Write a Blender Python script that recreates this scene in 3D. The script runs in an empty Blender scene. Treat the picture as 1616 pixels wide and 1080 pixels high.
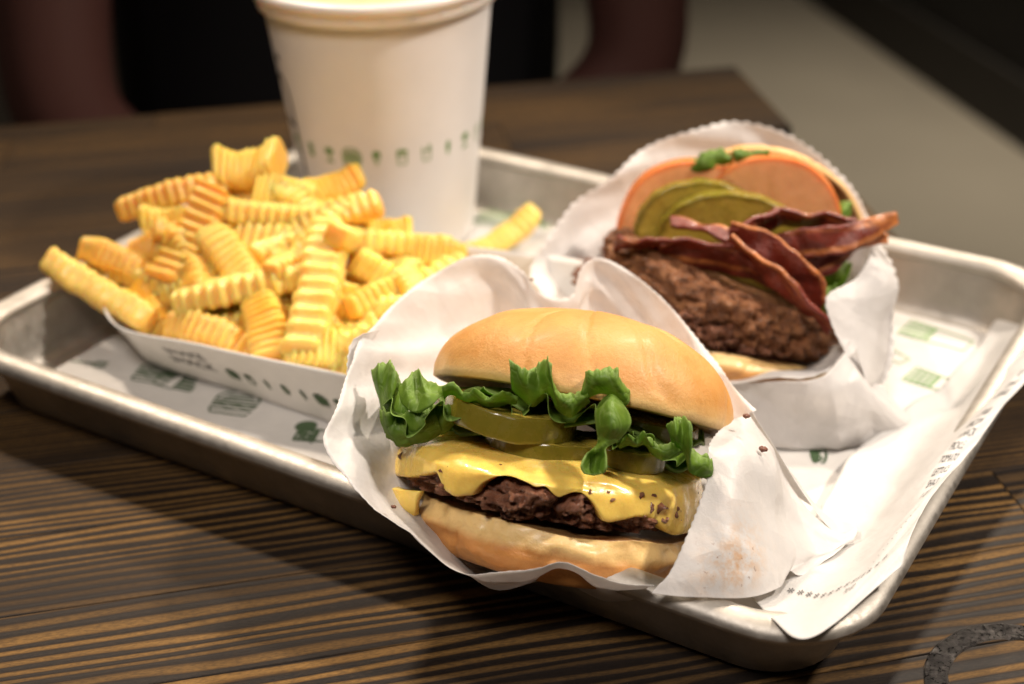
import bpy, math, random
import numpy as np
from mathutils import Vector, noise, Matrix
random.seed(7); np.random.seed(7)
SC = bpy.context.scene
COL = SC.collection
S = 0.01                      # all layout below is in centimetres; the scene is in metres
rad = math.radians

# ------------------------------------------------------------------ camera
PITCH = 0.49992; FPX = 2400.0; CX, CY = 808.0, 540.0
CAM = np.array([0.0, 0.0, 27.523])
AR = np.array([1.0, 0, 0]); AU = np.array([0, math.sin(PITCH), math.cos(PITCH)]); AF = np.array([0, math.cos(PITCH), -math.sin(PITCH)])
cd = bpy.data.cameras.new('camera'); cam = bpy.data.objects.new('camera', cd); COL.objects.link(cam)
cam.location = CAM * S; cam.rotation_euler = (math.pi / 2 - PITCH, 0, 0)
cd.sensor_width = 36; cd.lens = 36 * FPX / 1616; cd.clip_start = 0.01; cd.clip_end = 50
cd.dof.use_dof = True; cd.dof.focus_distance = 0.414; cd.dof.aperture_fstop = 7.4; cd.dof.aperture_blades = 7
SC.camera = cam
# ------------------------------------------------------------------ world, lamps, exposure
w = bpy.data.worlds.new("World"); SC.world = w; w.use_nodes = True
w.node_tree.nodes['Background'].inputs[0].default_value = (1.0, 0.80, 0.62, 1)
w.node_tree.nodes['Background'].inputs[1].default_value = 0.030
def lamp(name, loc, aim, power, size, col, spread=52):
    l = bpy.data.lights.new(name, 'AREA'); l.shape = 'DISK'; l.size = size * S; l.energy = power; l.color = col; l.spread = rad(spread)
    o = bpy.data.objects.new(name, l); COL.objects.link(o); o.location = np.array(loc) * S
    d = Vector(np.array(aim) - np.array(loc)); o.rotation_euler = d.to_track_quat('-Z', 'Y').to_euler(); return o
lamp('ceiling_lamp_right', (88, 42, 105), (0, 46, 0), 1.05, 11, (1.0, 0.88, 0.76), 46)
lamp('ceiling_lamp_back', (-55, 125, 130), (0, 38, 0), .80, 13, (1.0, 0.83, 0.66), 38)
lamp('front_fill', (-25, -30, 130), (4, 38, 0), .62, 36, (1.0, 0.90, 0.82), 42)  # added broad soft fill to lift the near sides, not a lamp of the room
lamp('ceiling_lamp_far_right', (58, 148, 104), (6, 42, 0), .72, 10, (1.0, 0.86, 0.70), 40)
lamp('ceiling_lamp_aisle', (105, 250, 190), (100, 245, -74), 19, 60, (1.0, 0.88, 0.70), 60)
SC.view_settings.view_transform = 'Standard'; SC.view_settings.look = 'None'
SC.view_settings.exposure = 0.33; SC.view_settings.gamma = 1.0
SC.cycles.use_denoising = True
SC.cycles.max_bounces = 8; SC.cycles.transmission_bounces = 6; SC.cycles.sample_clamp_indirect = 4

# ------------------------------------------------------------------ geometry helpers
def P(x, y, d): return CAM + AF * d + AR * ((x - CX) / FPX * d) - AU * ((y - CY) / FPX * d)
def G(x, y, z):
    v = AF + AR * ((x - CX) / FPX) - AU * ((y - CY) / FPX)
    return CAM + v * ((z - CAM[2]) / v[2])
TO = np.array([0.374, 48.135, 0.0]); TA = np.array([0.86302, -0.50517, 0]); TB = np.array([0.50517, 0.86302, 0]); ZZ = np.array([0, 0, 1.0])
def T(s, t, z): return TO + TA * s + TB * t + ZZ * z          # tray frame
def nz(p, sc=1.0): return noise.noise(Vector((p[0] * sc, p[1] * sc, p[2] * sc)))
def fbm(p, sc, o=3):
    v = 0; a = 1
    for i in range(o):
        v += a * nz((p[0] + 17 * i, p[1] - 9 * i, p[2] + 5 * i), sc); sc *= 2.1; a *= 0.5
    return v
def cr(pts, n, closed=False):
    pts = np.asarray(pts, float); m = len(pts)
    if m == 2 and not closed:
        u = np.linspace(0, 1, n)[:, None]; return pts[0] * (1 - u) + pts[1] * u
    u = np.linspace(0, m if closed else m - 1, n, endpoint=not closed)
    i = np.minimum(np.floor(u).astype(int), m - 1 if closed else m - 2); f = (u - i)[:, None]
    def g(k):
        if closed: return pts[k % m]
        k2 = np.clip(k, 0, m - 1); r = pts[k2].copy()
        lo = k < 0; hi = k > m - 1
        r[lo] = 2 * pts[0] - pts[1]; r[hi] = 2 * pts[-1] - pts[-2]; return r
    p0, p1, p2, p3 = g(i - 1), g(i), g(i + 1), g(i + 2)
    return 0.5 * (2 * p1 + (p2 - p0) * f + (2 * p0 - 5 * p1 + 4 * p2 - p3) * f ** 2 + (3 * p1 - p0 - 3 * p2 + p3) * f ** 3)
def loft(rows, nu, nv, closed=False):
    a = np.array([cr(r, nu, closed) for r in rows])
    return np.stack([cr(a[:, i], nv) for i in range(a.shape[1])], 1)          # nv x nu x 3
def gridfaces(nv, nu, closed=False, off=0):
    f = []
    for j in range(nv - 1):
        for i in range(nu if closed else nu - 1):
            k = (i + 1) % nu
            f.append((off + j * nu + i, off + j * nu + k, off + (j + 1) * nu + k, off + (j + 1) * nu + i))
    return f
def gnormals(g):
    du = np.gradient(g, axis=1); dv = np.gradient(g, axis=0); n = np.cross(du, dv)
    return n / (np.linalg.norm(n, axis=2, keepdims=True) + 1e-9)
def tri(x): return np.abs((x % 2) - 1) - 0.5
def crumple(g, amp, seed, k=9, fr=(0.25, 0.9)):
    """fold the sheet along random straight creases"""
    rs = np.random.RandomState(seed); nv, nu = g.shape[:2]
    L = np.zeros((nv, nu)); W = np.zeros((nv, nu))
    L[:, 1:] = np.cumsum(np.linalg.norm(np.diff(g, axis=1), axis=2), 1); W[1:] = np.cumsum(np.linalg.norm(np.diff(g, axis=0), axis=2), 0)
    h = np.zeros((nv, nu))
    for i in range(k):
        a = rs.uniform(0, math.pi); f = rs.uniform(*fr); ph = rs.uniform(0, 2)
        h += tri((math.cos(a) * L + math.sin(a) * W) * f + ph + 0.25 * np.sin(W * 0.7 + ph * 3)) / (0.6 + f * 2)
    return g + gnormals(g) * (h * amp)[..., None]
def tag(o, label=None, cat=None, group=None, kind=None):
    if label: o['label'] = label
    if cat: o['category'] = cat
    if group: o['group'] = group
    if kind: o['kind'] = kind
    return o
def thing(name, loc, label, cat, group=None):
    o = bpy.data.objects.new(name, None); COL.objects.link(o); o.location = np.array(loc) * S; o.empty_display_size = 0.02
    o['_c'] = [float(v) for v in loc]
    return tag(o, label, cat, group)
def mk(name, verts, faces, mat, parent=None, smooth=True, lc=None, mask=None, origin=None, thick=0, sub=0, mat2=None, fmat=None):
    """one mesh object; verts in cm, world space"""
    v = np.asarray(verts, float).reshape(-1, 3)
    o0 = np.array(origin if origin is not None else (v.min(0) + v.max(0)) / 2, float)
    me = bpy.data.meshes.new(name); me.from_pydata(((v - o0) * S).tolist(), [], faces); me.update()
    if smooth: me.polygons.foreach_set('use_smooth', [True] * len(me.polygons))
    if lc is None: lc = v - o0
    a = me.attributes.new('lc', 'FLOAT_VECTOR', 'POINT'); a.data.foreach_set('vector', np.asarray(lc, float).ravel())
    if mask is not None:
        a = me.attributes.new('mask', 'FLOAT', 'POINT'); a.data.foreach_set('value', np.asarray(mask, float).ravel())
    me.materials.append(mat)
    if mat2: me.materials.append(mat2)
    if fmat is not None: me.polygons.foreach_set('material_index', fmat)
    o = bpy.data.objects.new(name, me); COL.objects.link(o)
    pc = np.zeros(3)
    if parent is not None:
        o.parent = parent; q = parent
        while q is not None: pc = pc + np.array(q.get('_o', q.get('_c', (0, 0, 0)))); q = q.parent
    o.location = (o0 - pc) * S; o['_o'] = [float(x) for x in (o0 - pc)]
    if thick:
        m = o.modifiers.new('thickness', 'SOLIDIFY'); m.thickness = thick * S; m.offset = 0
    if sub:
        m = o.modifiers.new('smooth', 'SUBSURF'); m.levels = sub; m.render_levels = sub
    return o
def sheet(name, g, mat, parent=None, thick=0.0, closed=False, mask=None, lc=None, sub=0):
    nv, nu = g.shape[:2]
    return mk(name, g.reshape(-1, 3), gridfaces(nv, nu, closed), mat, parent, thick=thick, mask=mask, lc=lc, sub=sub)
def merge(parts):
    V = []; Fc = []; n = 0
    for v, f in parts:
        v = np.asarray(v, float).reshape(-1, 3); V.append(v); Fc += [tuple(i + n for i in q) for q in f]; n += len(v)
    return np.concatenate(V), Fc
def frame(x, y, d, roll, e):
    r, e = rad(roll), rad(e)
    ur = AR * math.sin(r) + AU * math.cos(r); X = AR * math.cos(r) - AU * math.sin(r)
    Z = math.cos(e) * ur - math.sin(e) * AF; Y = np.cross(Z, X)
    return P(x, y, d), X, Y, Z
def to(fr, l):
    o, X, Y, Z = fr; l = np.asarray(l, float).reshape(-1, 3)
    return o + l[:, :1] * X + l[:, 1:2] * Y + l[:, 2:] * Z
def boxv(x0, x1, y0, y1, z0, z1, b=0.0):
    v = []; f = []
    if b <= 0:
        v = [(x, y, z) for z in (z0, z1) for y in (y0, y1) for x in (x0, x1)]
        f = [(0, 2, 3, 1), (4, 5, 7, 6), (0, 1, 5, 4), (1, 3, 7, 5), (3, 2, 6, 7), (2, 0, 4, 6)]
    else:                                   # bevelled top rim
        v = [(x0, y0, z0), (x1, y0, z0), (x1, y1, z0), (x0, y1, z0), (x0, y0, z1 - b), (x1, y0, z1 - b), (x1, y1, z1 - b), (x0, y1, z1 - b),
             (x0 + b, y0 + b, z1), (x1 - b, y0 + b, z1), (x1 - b, y1 - b, z1), (x0 + b, y1 - b, z1)]
        f = [(3, 2, 1, 0), (8, 9, 10, 11)] + [(i, (i + 1) % 4, 4 + (i + 1) % 4, 4 + i) for i in range(4)] + [(4 + i, 4 + (i + 1) % 4, 8 + (i + 1) % 4, 8 + i) for i in range(4)]
    return np.array(v, float), f
def tube(pts, r, n=8, cap=True):
    pts = np.asarray(pts, float); m = len(pts); r = np.broadcast_to(np.asarray(r, float), (m,)); V = []
    t = np.gradient(pts, axis=0); t /= np.linalg.norm(t, axis=1, keepdims=True) + 1e-9
    up = np.array([0.13, 0.2, 0.97])
    for i in range(m):
        a = np.cross(t[i], up); a /= np.linalg.norm(a) + 1e-9; b = np.cross(t[i], a)
        V += [pts[i] + r[i] * (math.cos(q) * a + math.sin(q) * b) for q in np.linspace(0, 2 * math.pi, n, endpoint=False)]
    f = gridfaces(m, n, True)
    if cap: f += [tuple(range(n)), tuple(reversed(range((m - 1) * n, m * n)))]
    return np.array(V), f
# flat print: strokes and letters laid on a surface given as map(u, v) -> world
def ribbon(poly, wd, closed=False):
    p = np.asarray(poly, float)
    if closed: p = np.vstack([p, p[:1]])
    out = []
    seg = np.linalg.norm(np.diff(p, axis=0), axis=1)
    q = [p[0]]
    for i in range(len(seg)):
        k = max(1, int(seg[i] / 0.35))
        q += [p[i] + (p[i + 1] - p[i]) * (j + 1) / k for j in range(k)]
    p = np.array(q); t = np.gradient(p, axis=0); t /= np.linalg.norm(t, axis=1, keepdims=True) + 1e-9
    n = np.stack([-t[:, 1], t[:, 0]], 1) * wd / 2
    v = np.empty((len(p) * 2, 2)); v[0::2] = p + n; v[1::2] = p - n
    return v, [(2 * i, 2 * i + 1, 2 * i + 3, 2 * i + 2) for i in range(len(p) - 1)]
def disc2(cx, cy, rx, ry, n=14):
    a = np.linspace(0, 2 * math.pi, n, endpoint=False)
    return np.stack([cx + rx * np.cos(a), cy + ry * np.sin(a)], 1), [tuple(range(n))]
def arc(cx, cy, rx, ry, a0, a1, n=10):
    a = np.radians(np.linspace(a0, a1, n)); return np.stack([cx + rx * np.cos(a), cy + ry * np.sin(a)], 1)
def merge2(parts):
    V = []; Fc = []; n = 0
    for v, f in parts: V.append(np.asarray(v, float)); Fc += [tuple(i + n for i in q) for q in f]; n += len(v)
    return np.concatenate(V), Fc
def lay(name, parts, mp, mat, parent):
    v, f = merge2(parts)
    return mk(name, np.array([mp(a, b) for a, b in v]), f, mat, parent, smooth=False)
def letters(txt, size):
    c = bpy.data.curves.new('t', 'FONT'); c.body = txt; c.size = size; c.resolution_u = 2; c.align_x = 'CENTER'; c.align_y = 'CENTER'
    o = bpy.data.objects.new('t', c); COL.objects.link(o); bpy.context.view_layer.update()
    dg = bpy.context.evaluated_depsgraph_get(); me = o.evaluated_get(dg).to_mesh()
    v = np.array([p.co[:2] for p in me.vertices]) if len(me.vertices) else np.zeros((0, 2)); f = [tuple(p.vertices) for p in me.polygons]
    bpy.data.objects.remove(o); bpy.data.curves.remove(c); return v, f
def icon(kind, u, v, s, wd, rot=0):
    """little line drawings: list of 2D (verts, faces) around (u, v), about s high"""
    L = []; Rb = lambda pl, c=False, k=1: L.append(ribbon(pl, wd / s * k, c))
    if kind == 'burger':
        Rb(np.vstack([arc(0, .08, .5, .42, 0, 180), [(-.5, .08), (.5, .08)]])); Rb([(-.52, -.06), (.52, -.06)], k=1.6); Rb([(-.5, -.2), (-.3, -.14), (-.1, -.22), (.1, -.14), (.3, -.22), (.5, -.15)])
        Rb([(-.48, -.3), (.48, -.3), (.4, -.48), (-.4, -.48)], True); Rb([(-.3, .3), (.3, .3)]); Rb([(-.36, .18), (.36, .18)])
    elif kind == 'shake':
        Rb([(-.26, .5), (.26, .5), (.18, -.5), (-.18, -.5)], True); Rb([(-.24, .1), (.24, .1)], k=1.8)
        for y in (.2, .3, .4): Rb([(-.24, y), (.24, y)])
        for x in (-.14, 0, .14): Rb([(x, .1), (x * 1.1, .5)])
    elif kind == 'cup':
        Rb([(-.3, .3), (.3, .3), (.22, -.5), (-.22, -.5)], True); L.append(disc2(0, .34, .34, .15)); Rb([(-.26, .05), (.26, .05)])
    elif kind == 'cone':
        L.append(disc2(0, .26, .26, .22)); Rb([(-.22, .06), (0, -.5), (.22, .06)], True); Rb([(-.1, .02), (.06, -.3)])
    elif kind == 'dog':
        L.append(disc2(-.08, 0, .13, .5)); Rb(arc(.05, 0, .18, .48, -80, 80)); Rb([(0, .4), (.12, .2), (0, 0), (.12, -.2), (0, -.4)])
    elif kind == 'tree':
        L.append(disc2(0, .22, .34, .26)); Rb([(0, 0), (0, -.4)], k=1.5); Rb([(-.28, -.46), (.28, -.46)], k=1.5)
    elif kind == 'leaf':
        L.append(disc2(0, .05, .17, .4)); Rb([(0, -.3), (0, -.5)], k=1.2)
    elif kind == 'glass':
        Rb([(-.26, .4), (-.22, -.5), (.22, -.5), (.26, .4)]); Rb([(.02, .1), (.2, .55)]); Rb([(-.25, .15), (.25, .15)])
    elif kind == 'fork':
        Rb([(-.5, 0), (.15, .02)], k=1.2); Rb([(.5, .14), (.2, .14), (.12, .02), (.2, -.12), (.5, -.12)]); Rb([(.2, .02), (.5, .02)])
    elif kind == 'fries':
        Rb([(-.32, .05), (.32, .05), (.24, -.5), (-.24, -.5)], True)
        for x in (-.22, -.08, .08, .22): Rb([(x - .05, .07), (x - .05, .42 + .08 * math.sin(9 * x)), (x + .05, .42 + .08 * math.sin(9 * x)), (x + .05, .07)])
    elif kind == 'utensil':
        Rb(arc(-.62, 0, .09, .2, 0, 360, 14)); Rb([(-.36, .22), (-.3, .1), (-.38, .05), (-.3, -.05), (-.38, -.1), (-.3, -.22)]); Rb(np.vstack([[(-.3, .24)], arc(-.02, 0, .24, .24, 90, -90), [(-.3, -.24)]]))
        Rb([(.22, 0), (.7, .02)], k=.8); Rb([(.62, -.12), (.64, -.3), (.76, -.3), (.76, -.12)])
    elif kind == 'line':
        Rb([(-.6, 0), (.55, .06), (.6, -.12)])
    c, sn = math.cos(rot), math.sin(rot); out = []
    for q, f in L:
        q = np.asarray(q) * s; out.append((np.stack([u + q[:, 0] * c - q[:, 1] * sn, v + q[:, 0] * sn + q[:, 1] * c], 1), f))
    return out

# ------------------------------------------------------------------ materials
def nt(name):
    m = bpy.data.materials.new(name); m.use_nodes = True; t = m.node_tree; b = t.nodes['Principled BSDF']; return m, t, b
def node(t, k, **kw):
    n = t.nodes.new(k)
    for a, v in kw.items():
        if a in n.inputs.keys() if isinstance(a, str) else False: n.inputs[a].default_value = v
        else: setattr(n, a, v)
    return n
def lcn(t, name='lc'): n = t.nodes.new('ShaderNodeAttribute'); n.attribute_name = name; return n
def mapn(t, sc=(1, 1, 1), loc=(0, 0, 0)):
    n = t.nodes.new('ShaderNodeMapping'); n.inputs['Scale'].default_value = sc; n.inputs['Location'].default_value = loc
    t.links.new(lcn(t).outputs['Vector'], n.inputs['Vector']); return n.outputs[0]
def noi(t, vec, sc, det=3, ro=.55, dist=0):
    n = t.nodes.new('ShaderNodeTexNoise'); n.inputs['Scale'].default_value = sc; n.inputs['Detail'].default_value = det
    n.inputs['Roughness'].default_value = ro; n.inputs['Distortion'].default_value = dist; t.links.new(vec, n.inputs['Vector']); return n.outputs['Fac']
def ramp(t, fac, stops, interp='LINEAR'):
    n = t.nodes.new('ShaderNodeValToRGB'); n.color_ramp.interpolation = interp; e = n.color_ramp.elements
    while len(e) < len(stops): e.new(0.5)
    for i, (p, c) in enumerate(stops): e[i].position = p; e[i].color = (c, c, c, 1) if not hasattr(c, '__len__') else (*c, 1)
    t.links.new(fac, n.inputs['Fac']); return n.outputs['Color']
def mixc(t, fac, a, b, mode='MIX'):
    n = t.nodes.new('ShaderNodeMix'); n.data_type = 'RGBA'; n.blend_type = mode
    for s, v in ((n.inputs[0], fac), (n.inputs[6], a), (n.inputs[7], b)):
        if hasattr(v, 'links') or hasattr(v, 'is_linked'): t.links.new(v, s)
        else: s.default_value = v if not hasattr(v, '__len__') else (*v, 1)
    return n.outputs[2]
def mth(t, op, a, b=0.0):
    n = t.nodes.new('ShaderNodeMath'); n.operation = op
    for s, v in ((n.inputs[0], a), (n.inputs[1], b)):
        if hasattr(v, 'is_linked'): t.links.new(v, s)
        else: s.default_value = v
    return n.outputs[0]
def bump(t, b, h, st, di):
    n = t.nodes.new('ShaderNodeBump'); n.inputs['Strength'].default_value = st; n.inputs['Distance'].default_value = di * S
    t.links.new(h, n.inputs['Height']); t.links.new(n.outputs[0], b.inputs['Normal'])
def simple(name, col, rough=.5, metal=0, var=.15, nsc=2.0, bst=0, bsc=8, sss=0, spec=.5, coat=0):
    m, t, b = nt(name); v = mapn(t)
    c = ramp(t, noi(t, v, nsc, 4), [(.3, tuple(x * (1 - var) for x in col)), (.7, tuple(min(1, x * (1 + var)) for x in col))])
    t.links.new(c, b.inputs['Base Color']); b.inputs['Roughness'].default_value = rough; b.inputs['Metallic'].default_value = metal; b.inputs['Specular IOR Level'].default_value = spec
    b.inputs['Coat Weight'].default_value = coat; b.inputs['Coat Roughness'].default_value = .15
    if sss: b.inputs['Subsurface Weight'].default_value = sss; b.inputs['Subsurface Radius'].default_value = (.004, .002, .001); b.inputs['Subsurface Scale'].default_value = 1
    if bst: bump(t, b, noi(t, v, bsc, 4), bst, .1)
    return m
def paper(name, col=(.80, .775, .75), tr=.35, rough=.5, stain=False, crk=1.0):
    m, t, b = nt(name); v = mapn(t)
    c = ramp(t, noi(t, v, 1.3, 5, .6), [(.35, tuple(x * .95 for x in col)), (.65, col)])
    if stain:
        k = t.nodes.new('ShaderNodeAttribute'); k.attribute_name = 'mask'
        f = mth(t, 'MULTIPLY', k.outputs['Fac'], ramp(t, noi(t, v, 2.6, 5, .7), [(.42, 0.0), (.62, 1.0)]))
        c = mixc(t, mth(t, 'MULTIPLY', f, .75), c, (.72, .42, .16))
        f2 = mth(t, 'MULTIPLY', k.outputs['Fac'], ramp(t, noi(t, v, 7, 2, .6), [(.68, 0.0), (.72, 1.0)]))
        c = mixc(t, f2, c, (.25, .09, .02))
    t.links.new(c, b.inputs['Base Color']); b.inputs['Roughness'].default_value = rough; b.inputs['Specular IOR Level'].default_value = .35
    def vor(sc, dist):
        d = t.nodes.new('ShaderNodeTexNoise'); d.inputs['Scale'].default_value = sc * .8; t.links.new(v, d.inputs['Vector'])
        mx = t.nodes.new('ShaderNodeMix'); mx.data_type = 'VECTOR'; mx.inputs[0].default_value = dist; t.links.new(v, mx.inputs[4]); t.links.new(d.outputs['Color'], mx.inputs[5])
        n = t.nodes.new('ShaderNodeTexVoronoi'); n.inputs['Scale'].default_value = sc; t.links.new(mx.outputs[1], n.inputs['Vector']); return n.outputs['Distance']
    hgt = mth(t, 'ADD', mth(t, 'MULTIPLY', vor(.42, .25), 1.0 * crk), mth(t, 'ADD', mth(t, 'MULTIPLY', vor(1.15, .3), .38 * crk), mth(t, 'MULTIPLY', noi(t, v, 5, 5, .65, .6), .07)))
    bump(t, b, hgt, .9, .30)
    if tr:
        x = t.nodes.new('ShaderNodeBsdfTranslucent'); t.links.new(c, x.inputs['Color']); ms = t.nodes.new('ShaderNodeMixShader'); ms.inputs[0].default_value = tr
        t.links.new(b.outputs[0], ms.inputs[1]); t.links.new(x.outputs[0], ms.inputs[2]); t.links.new(ms.outputs[0], t.nodes['Material Output'].inputs['Surface'])
    return m
def wood():
    m, t, b = nt('striped_wood'); a = lcn(t).outputs['Vector']
    sx = t.nodes.new('ShaderNodeSeparateXYZ'); t.links.new(a, sx.inputs[0])
    fr = lcn(t, 'mask').outputs['Fac']                       # ring spacing of this stave
    cmb = t.nodes.new('ShaderNodeCombineXYZ'); t.links.new(mth(t, 'MULTIPLY', sx.outputs[0], .035), cmb.inputs[0]); t.links.new(mth(t, 'MULTIPLY', sx.outputs[1], .35), cmb.inputs[1]); t.links.new(sx.outputs[2], cmb.inputs[2])
    wob = noi(t, cmb.outputs[0], 1.6, 2, .5)
    ph = mth(t, 'ADD', mth(t, 'MULTIPLY', sx.outputs[1], fr), mth(t, 'MULTIPLY', wob, 3.2))
    wv = mth(t, 'ADD', mth(t, 'MULTIPLY', mth(t, 'SINE', mth(t, 'MULTIPLY', ph, 6.283)), .5), .5)
    c2 = t.nodes.new('ShaderNodeCombineXYZ'); t.links.new(mth(t, 'MULTIPLY', sx.outputs[0], .09), c2.inputs[0]); t.links.new(mth(t, 'MULTIPLY', sx.outputs[1], 4.2), c2.inputs[1]); t.links.new(sx.outputs[2], c2.inputs[2])
    fine = noi(t, c2.outputs[0], 1.5, 4, .6)
    sh = mth(t, 'MINIMUM', mth(t, 'MAXIMUM', mth(t, 'MULTIPLY', mth(t, 'SUBTRACT', 2.5, fr), 2.0), 0.0), 1.0)
    k = mth(t, 'ADD', mth(t, 'MULTIPLY', wv, mth(t, 'ADD', .48, mth(t, 'MULTIPLY', sh, .42))), mth(t, 'MULTIPLY', fine, mth(t, 'SUBTRACT', .80, mth(t, 'MULTIPLY', sh, .42))))
    c3 = t.nodes.new('ShaderNodeCombineXYZ'); t.links.new(mth(t, 'MULTIPLY', sx.outputs[0], 2.2), c3.inputs[0]); t.links.new(mth(t, 'MULTIPLY', sx.outputs[1], 9), c3.inputs[1]); t.links.new(sx.outputs[2], c3.inputs[2])
    spk = noi(t, c3.outputs[0], 2.0, 3, .7)
    c = ramp(t, k, [(.42, (.008, .0065, .006)), (.58, (.018, .011, .006)), (.70, (.105, .055, .016)), (.98, (.22, .12, .036))])
    c = mixc(t, ramp(t, spk, [(.35, .55), (.6, 0.0)]), c, (.035, .022, .013))
    big = noi(t, cmb.outputs[0], .8, 2)
    c = mixc(t, ramp(t, big, [(.35, .80), (.62, .05)]), c, (.016, .012, .010))
    t.links.new(c, b.inputs['Base Color'])
    t.links.new(ramp(t, k, [(.3, .55), (.9, .7)]), b.inputs['Roughness']); b.inputs['Specular IOR Level'].default_value = .16
    bump(t, b, mth(t, 'ADD', k, mth(t, 'MULTIPLY', spk, .5)), .35, .06)
    return m
def alu():
    m, t, b = nt('satin_aluminium'); v = mapn(t)
    c = ramp(t, noi(t, v, .7, 5, .65), [(.3, (.40, .375, .335)), (.7, (.54, .51, .465))])
    t.links.new(c, b.inputs['Base Color']); b.inputs['Metallic'].default_value = 1
    t.links.new(ramp(t, noi(t, v, 3, 5, .7), [(.3, .46), (.7, .66)]), b.inputs['Roughness'])
    bump(t, b, noi(t, mapn(t, (1, 1, 1)), 9, 5, .7), .12, .05); return m
def bun(name, crown, pale, toast, rough=.42, coat=.15):
    m, t, b = nt(name); v = mapn(t); k = lcn(t, 'mask').outputs['Fac']        # mask 0 crown .. .5 pale side .. 1 toasted cut
    kk = mth(t, 'ADD', k, mth(t, 'MULTIPLY', mth(t, 'SUBTRACT', noi(t, v, .8, 4, .6), .5), .34))
    c = ramp(t, kk, [(.0, crown), (.30, crown), (.52, pale), (.74, pale), (.88, toast), (1, tuple(x * .5 for x in toast))])
    c = mixc(t, ramp(t, noi(t, v, .42, 4, .6, .4), [(.38, .25), (.62, 0.0)]), c, pale)
    c = mixc(t, ramp(t, noi(t, v, .6, 5, .65), [(.5, 0.0), (.75, .45)]), c, tuple(x * .62 for x in crown))
    c = mixc(t, ramp(t, noi(t, v, 6, 3, .6), [(.62, 0.0), (.75, .25)]), c, tuple(x * .5 for x in crown))
    t.links.new(c, b.inputs['Base Color']); b.inputs['Roughness'].default_value = rough; b.inputs['Coat Weight'].default_value = coat; b.inputs['Coat Roughness'].default_value = .25
    b.inputs['Subsurface Weight'].default_value = .12; b.inputs['Subsurface Radius'].default_value = (.004, .002, .0008); b.inputs['Subsurface Scale'].default_value = 1
    bump(t, b, mth(t, 'ADD', noi(t, v, 1.6, 6, .6), mth(t, 'MULTIPLY', noi(t, v, 11, 4, .7, .5), .45)), .42, .10); return m
def meat(name, a, bb, hi, rough=.38):
    m, t, b = nt(name); v = mapn(t); n1 = noi(t, v, 2.2, 5, .65)
    c = ramp(t, n1, [(.25, a), (.5, bb), (.68, hi), (.85, tuple(x * 1.25 for x in hi))])
    c = mixc(t, ramp(t, noi(t, v, 7, 3), [(.60, 0.0), (.72, .6)]), c, (.32, .16, .085))
    t.links.new(c, b.inputs['Base Color']); t.links.new(ramp(t, noi(t, v, 5, 3), [(.3, rough - .16), (.7, rough + .2)]), b.inputs['Roughness'])
    bump(t, b, mth(t, 'ADD', noi(t, v, 9, 6, .8), n1), .9, .14); return m
def lettuce_mat():
    m, t, b = nt('lettuce_leaf'); v = mapn(t); k = lcn(t, 'mask').outputs['Fac']       # 1 at the leaf's edge
    c = ramp(t, noi(t, v, 1.3, 4), [(.3, (.085, .175, .014)), (.7, (.235, .385, .045))])
    c = mixc(t, ramp(t, k, [(.55, 0.0), (1, .7)]), c, (.36, .52, .14))
    vn = mth(t, 'ABSOLUTE', mth(t, 'SUBTRACT', noi(t, v, 1.1, 3, .5, .8), .5))
    c = mixc(t, ramp(t, vn, [(.0, .55), (.035, 0.0)]), c, (.30, .44, .12))
    t.links.new(c, b.inputs['Base Color']); b.inputs['Roughness'].default_value = .48; b.inputs['Specular IOR Level'].default_value = .35
    bump(t, b, mth(t, 'ADD', noi(t, v, 2.6, 5, .6), ramp(t, vn, [(0, 0.0), (.06, .5)])), .4, .08)
    x = t.nodes.new('ShaderNodeBsdfTranslucent'); t.links.new(mixc(t, .5, c, (.2, .4, .05)), x.inputs['Color']); ms = t.nodes.new('ShaderNodeMixShader'); ms.inputs[0].default_value = .45
    t.links.new(b.outputs[0], ms.inputs[1]); t.links.new(x.outputs[0], ms.inputs[2]); t.links.new(ms.outputs[0], t.nodes['Material Output'].inputs['Surface']); return m
def masked(name, c0, c1, rough, nsc=1.5, coat=0, sss=0, bst=.2, bsc=4, lo=.3, hi=.7, var=.25):
    """colour c0 where mask is 0, c1 where it is 1"""
    m, t, b = nt(name); v = mapn(t); k = lcn(t, 'mask').outputs['Fac']
    kk = mth(t, 'ADD', k, mth(t, 'MULTIPLY', mth(t, 'SUBTRACT', noi(t, v, nsc, 4), .5), .5))
    c = mixc(t, ramp(t, kk, [(lo, 0.0), (hi, 1.0)]), c0, c1)
    c = mixc(t, ramp(t, noi(t, v, nsc * 2.3, 4), [(.4, 0.0), (.75, var * 2)]), c, tuple(x * .55 for x in c0))
    t.links.new(c, b.inputs['Base Color']); t.links.new(ramp(t, noi(t, v, 2.8, 4, .6), [(.3, max(.05, rough - .12)), (.7, rough + .16)]), b.inputs['Roughness']); b.inputs['Coat Weight'].default_value = coat; b.inputs['Coat Roughness'].default_value = .1
    if sss: b.inputs['Subsurface Weight'].default_value = sss; b.inputs['Subsurface Radius'].default_value = (.004, .002, .0007); b.inputs['Subsurface Scale'].default_value = 1
    if bst: bump(t, b, noi(t, v, bsc, 4), bst, .1)
    return m
def fry_tint(m):
    t = m.node_tree; b = t.nodes['Principled BSDF']; c = b.inputs['Base Color'].links[0].from_socket; oi = t.nodes.new('ShaderNodeObjectInfo')
    t.links.new(mixc(t, ramp(t, oi.outputs['Random'], [(.3, 0.0), (1, .55)]), c, (.74, .33, .04)), b.inputs['Base Color']); b.inputs['Subsurface Radius'].default_value = (.0060, .0030, .0007)
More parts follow.
